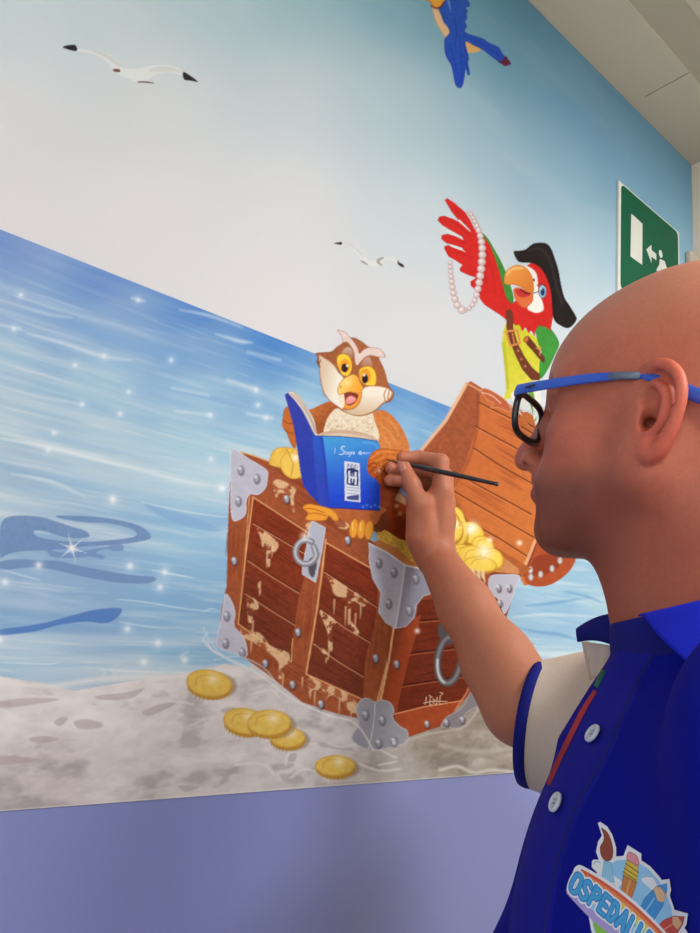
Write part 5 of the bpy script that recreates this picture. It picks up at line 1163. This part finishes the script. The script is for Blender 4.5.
# pencil with eraser
lpoly([(242, 95), (252, 86), (278, 82), (292, 90), (294, 106), (248, 114)], (232, 150, 160), edge=(4, (170, 80, 90)))
lpoly([(246, 114), (298, 106), (312, 150), (252, 160)], (226, 196, 66), smooth=False, edge=(3, (130, 90, 20)))
for y in (124, 138, 150): lc.line([(248, y + 3), (306, y - 4)], 3, (120, 80, 20))
lpoly([(252, 160), (312, 150), (312, 216), (266, 216)], (206, 128, 60), smooth=False, edge=(3, (110, 60, 20))); lc.line([(284, 158), (288, 214)], 5, (236, 176, 110))
# blue and red pencils
lpoly([(420, 84), (430, 100), (434, 150), (416, 214), (350, 214), (358, 170), (386, 114)], (62, 150, 216), smooth=False, edge=(3, (24, 80, 150)))
lpoly([(384, 116), (400, 108), (432, 114), (432, 140), (408, 150), (378, 130)], (232, 190, 140), smooth=False, edge=(2, (120, 80, 40))); lpoly([(404, 98), (420, 84), (430, 102), (428, 114), (402, 108)], (62, 150, 216), smooth=False)
lc.line([(392, 150), (374, 212)], 5, (150, 206, 240))
lpoly([(524, 128), (528, 150), (512, 214), (438, 214), (452, 184), (484, 150)], (206, 70, 50), smooth=False, edge=(3, (120, 30, 24)))
lpoly([(478, 156), (500, 142), (524, 150), (516, 178), (490, 176)], (232, 180, 130), smooth=False, edge=(2, (120, 80, 40))); lc.line([(486, 178), (462, 212)], 5, (236, 130, 104))
# rainbow
def arc(y0, w_, c): lc.line([(100 + 46 * i, y0 + 26 * ((i - 5.2) / 5.2) ** 2) for i in range(11)], w_, c, pid=1, soft=1.5)
arc(232, 62, WHT); arc(216, 10, (230, 90, 60)); arc(226, 10, (240, 140, 70)); arc(237, 10, (246, 200, 70)); arc(248, 10, (190, 220, 80)); arc(260, 12, (110, 200, 190))
lc.line([(80, 320), (200, 330), (340, 322), (480, 326), (600, 318)], 26, (176, 160, 220), pid=1, soft=2); 
# lettering
GL = {'O': [[(0, .5), (.1, .1), (.5, 0), (.9, .1), (1, .5), (.9, .9), (.5, 1), (.1, .9), (0, .5)]], 'S': [[(.95, .15), (.5, 0), (.08, .18), (.3, .45), (.75, .58), (.92, .82), (.5, 1), (.05, .88)]],
      'P': [[(.1, 1), (.1, 0)], [(.1, .03), (.7, .03), (.98, .27), (.7, .52), (.1, .52)]], 'E': [[(.95, 0), (.1, 0), (.1, 1), (.95, 1)], [(.1, .5), (.8, .5)]],
      'D': [[(.1, 0), (.1, 1), (.6, .98), (.98, .5), (.6, .02), (.1, 0)]], 'A': [[(0, 1), (.5, 0), (1, 1)], [(.2, .66), (.8, .66)]], 'L': [[(.1, 0), (.1, 1), (.9, 1)]], 'I': [[(.5, 0), (.5, 1)]],
      'N': [[(.05, 1), (.05, 0), (.95, 1), (.95, 0)]], 'T': [[(.5, 1), (.5, 0)], [(0, 0), (1, 0)]], ' ': []}
def word(w_, c):
    x = 76
    for ch in w_:
        cw_ = {'I': 12, ' ': 10, 'L': 25}.get(ch, 31); y = 246 + 12 * ((x - 340) / 260) ** 2
        for stv in GL[ch]:
            P = [(x + u * cw_ + (1 - v) * 8, y + v * 56) for u, v in stv]
            lc.line(P, w_w, c, smooth=(ch in 'OS'), pid=1, soft=1.5)
        x += cw_ + (11 if ch != ' ' else 8)
for w_w, c_ in ((30, WHT), (19, (28, 120, 196)), (12, (70, 170, 226))): word('OSPEDALI DIPINTI', c_)
# signature below
sig = [[(285, 362), (288, 396)], [(300, 396), (300, 368), (316, 366), (314, 378), (300, 382), (320, 396)], [(330, 364), (328, 394)], [(345, 358), (340, 394), (356, 392)], [(362, 354), (358, 392), (374, 390)], [(384, 358), (380, 390)],
       [(284, 350), (300, 348)], [(330, 352), (340, 346)], [(372, 348), (400, 340), (430, 326)], [(272, 406), (340, 400), (436, 402)], [(280, 416), (350, 410), (420, 412)]]
for P in sig: lc.line(P, 9, WHT, pid=1, soft=2)
for P in sig: lc.line(P, 3.5, (60, 130, 50), soft=1)
# wrap the print onto the cloth
pxg = np.stack([586.5 + .2161 * gu - .1045 * gv, 778.5 + .1889 * gu + .3059 * gv], -1)
Hh = np.zeros(gu.shape + (3,)); okm = np.zeros(gu.shape, bool)
for r_ in range(gu.shape[0]):
    for c_ in range(gu.shape[1]):
        if lc.own[max(r_ - 1, 0):r_ + 2, max(c_ - 1, 0):c_ + 2].any():
            h, no = cast(*pxg[r_, c_])
            if h is not None: Hh[r_, c_] = h + no * .0007; okm[r_, c_] = True
kk = okm[:-1, :-1] & okm[1:, :-1] & okm[:-1, 1:] & okm[1:, 1:]
m_print = mat('chest_print', vcol=True, rough=0.6)
lo_ = lc.build(Hh, {1: ('chest_logo', 0, 'white edged print of brush, pencils and rainbow lettering')}, shirt, m_print, keep=kk)
# ------------------------------------------------------------------ trousers and shoes (below the picture)
m_tr = mat('dark_trousers', (48, 50, 62), rough=0.9, noise=.05); m_shoe = mat('shoe_leather', (60, 48, 42), rough=0.5)
Tr = Sdf()
hz = NB[2]
Tr.add(elli(bp_(2, 0, -62), np.array([.13, .165, .12]), BR), .05)
for sg in (1, -1):
    chain(Tr, [bp_(2, sg * 9, -66), bp_(3, sg * 10, -100), bp_(2, sg * 10.5, -(hz * 100 - 9))], [.088, .066, .055], .02)
Vt, Qt = Tr.mesh(bp_(0, 0, -62) + np.array([-.35, -.35, -hz + .55]), bp_(0, 0, -62) + np.array([.35, .35, .16]), .007)
Vt[:, 2] = np.maximum(Vt[:, 2], .035)
mkmesh('trousers', Vt, Qt, m_tr, person)
for sg in (1, -1):
    Sh = Sdf(); a = bp_(0, sg * 10.5, 0); a[2] = .045; chain(Sh, [a - bF * .05, a + bF * .08 - bU * .008, a + bF * .17 - bU * .014], [.042, .04, .032], .02); Sh.add(cap(a, a + bU * .06, .042), .02)
    Sh.add(lambda P: P[:, 2] - .001, .002, True)
    v_, f_ = Sh.mesh(a - .26, a + .26, .006); mkmesh('shoe', v_, f_, m_shoe, person)

# ------------------------------------------------------------------ eyeglasses
gl = empty('eyeglasses', tuple(hp(10, 0, 2)), 'eyeglasses with black front and blue temple arms worn by the man', 'eyeglasses')
m_gb = mat('temple_blue', (44, 84, 186), rough=0.35, coat=.3); m_blk = mat('frame_black', (26, 24, 28), rough=0.3); m_gg = mat('temple_tip_grey', (86, 100, 120), rough=0.4)
m_lens = mat('lens_glass', (235, 240, 245), rough=0.02, trans=1.0); m_lens.node_tree.nodes['Principled BSDF'].inputs['IOR'].default_value = 1.05
GXo = 10.85; GZ0 = -1.25
def lens_outline(sg, s_=1.0, n=40):
    P = []
    for k in range(n):
        t = 2 * math.pi * k / n; cx_, sz_ = math.cos(t), math.sin(t)
        ex_ = 3.5; rr_ = (abs(cx_) ** ex_ + abs(sz_) ** ex_) ** (-1 / ex_)
        y = 2.75 * rr_ * cx_ * s_; z = 1.68 * rr_ * sz_ * s_ - (.25 if sz_ < 0 else 0) * 0
        yy = 3.55 + y; P.append(hp(GXo - .02 * (yy - 1.5) ** 2 - .06 * (z < 0) * abs(z), sg * yy, 1.5 + GZ0 + z))
    return P
for sg in (1, -1):
    P = lens_outline(sg); P = P + P[:2]
    sweep('rim', P, .0026, m_blk, gl, n=8, flat=1.2, up=hF, caps=False)
    O_ = lens_outline(sg, .97); c_ = np.mean(O_, 0); V = [p for p in O_] + [p - hF * .0018 for p in O_]; n_ = len(O_)
    mkmesh('lens', V, [tuple(range(n_)), tuple(range(2 * n_ - 1, n_ - 1, -1))] + [(i, (i + 1) % n_, (i + 1) % n_ + n_, i + n_) for i in range(n_)], m_lens, gl, smooth=False)
sweep('bridge', smooth_pts([hp(GXo + .0, 1.0, 1.8 + GZ0), hp(GXo + .3, 0, 2.1 + GZ0), hp(GXo + .0, -1.0, 1.8 + GZ0)], 5), .0018, m_blk, gl, n=8)
for sg in (1, -1):
    a = [hp(10.35, sg * 6.5, 1.7), hp(9.8, sg * 6.95, 1.75), hp(5, sg * 7.4, 2.25), hp(1.8, sg * 7.65, 2.4), hp(.4, sg * 7.7, 2.35)]
    sweep('temple_tip', [hp(2.7, sg * 7.58, 2.38), hp(1.8, sg * 7.66, 2.4), hp(.5, sg * 7.7, 2.35)], .0030, m_gg, gl, n=12, flat=.42, up=hU)
    b_ = [hp(.4, sg * 7.7, 2.35), hp(-1.5, sg * 7.75, 1.8), hp(-3.5, sg * 7.9, .8), hp(-6.8, sg * 7.8, -.4)]
    if True:
        a = smooth_pts(a, 6); sweep('temple', a, np.interp(np.linspace(0, 1, len(a)), [0, .1, .55, .8, 1], [.0044, .0046, .0038, .0026, .0023]), m_gb, gl, n=12, flat=.34, up=hU)
        b2 = smooth_pts(b_, 6); sweep('temple_tip', b2, np.interp(np.linspace(0, 1, len(b2)), [0, .4, .9, 1], [.0021, .0042, .0055, .003]), m_gb, gl, n=12, flat=.4, up=hU)
    sweep('hinge_block', [hp(10.65, sg * 6.1, 1.68), hp(10.3, sg * 6.65, 1.7)], .0042, m_blk, gl, n=12, flat=.6, up=hU)
sweep('temple_mark', [hp(9.3, 7.33, 1.72), hp(8.5, 7.42, 1.9)], .0009, m_blk, gl, n=8, flat=.4, up=hU)

# ------------------------------------------------------------------ paintbrush
pb = empty('paintbrush', tuple(TIP), 'thin black handled paintbrush held in the hand with its tip on the mural', 'paintbrush')
Lb = np.linalg.norm(END - TIP); bpnt = lambda t: TIP + BD * Lb * t
m_bh = mat('black_lacquer', (22, 18, 22), rough=0.25, coat=.4); m_fer = mat('ferrule_metal', (190, 176, 160), rough=.3, metal=.9); m_br = mat('brush_hair', (120, 70, 40), rough=.8)
sweep('bristles', [bpnt(t) for t in (0, .03, .07, .10)], [.0002, .0008, .0013, .0012], m_br, pb, n=10)
sweep('ferrule', [bpnt(t) for t in (.095, .15, .2)], [.0013, .0016, .0019], m_fer, pb, n=12)
sweep('handle', [bpnt(t) for t in (.19, .25, .4, .6, .8, .97, .995, 1)], [.0019, .0028, .0034, .0032, .0027, .0023, .0025, .001], m_bh, pb, n=14)
EXPO = 0.22
# ------------------------------------------------------------------ world and colour management
w = bpy.data.worlds.new('world'); scene.world = w; w.use_nodes = True
w.node_tree.nodes['Background'].inputs[0].default_value = (0.6, 0.6, 0.6, 1); w.node_tree.nodes['Background'].inputs[1].default_value = 0.2
vs = scene.view_settings; vs.view_transform = 'Standard'; vs.look = 'None'; vs.gamma = 1.0; vs.use_curve_mapping = False; vs.exposure = EXPO
scene.cycles.use_denoising = True; scene.cycles.max_bounces = 8
scene.cycles.sample_clamp_indirect = 4.0
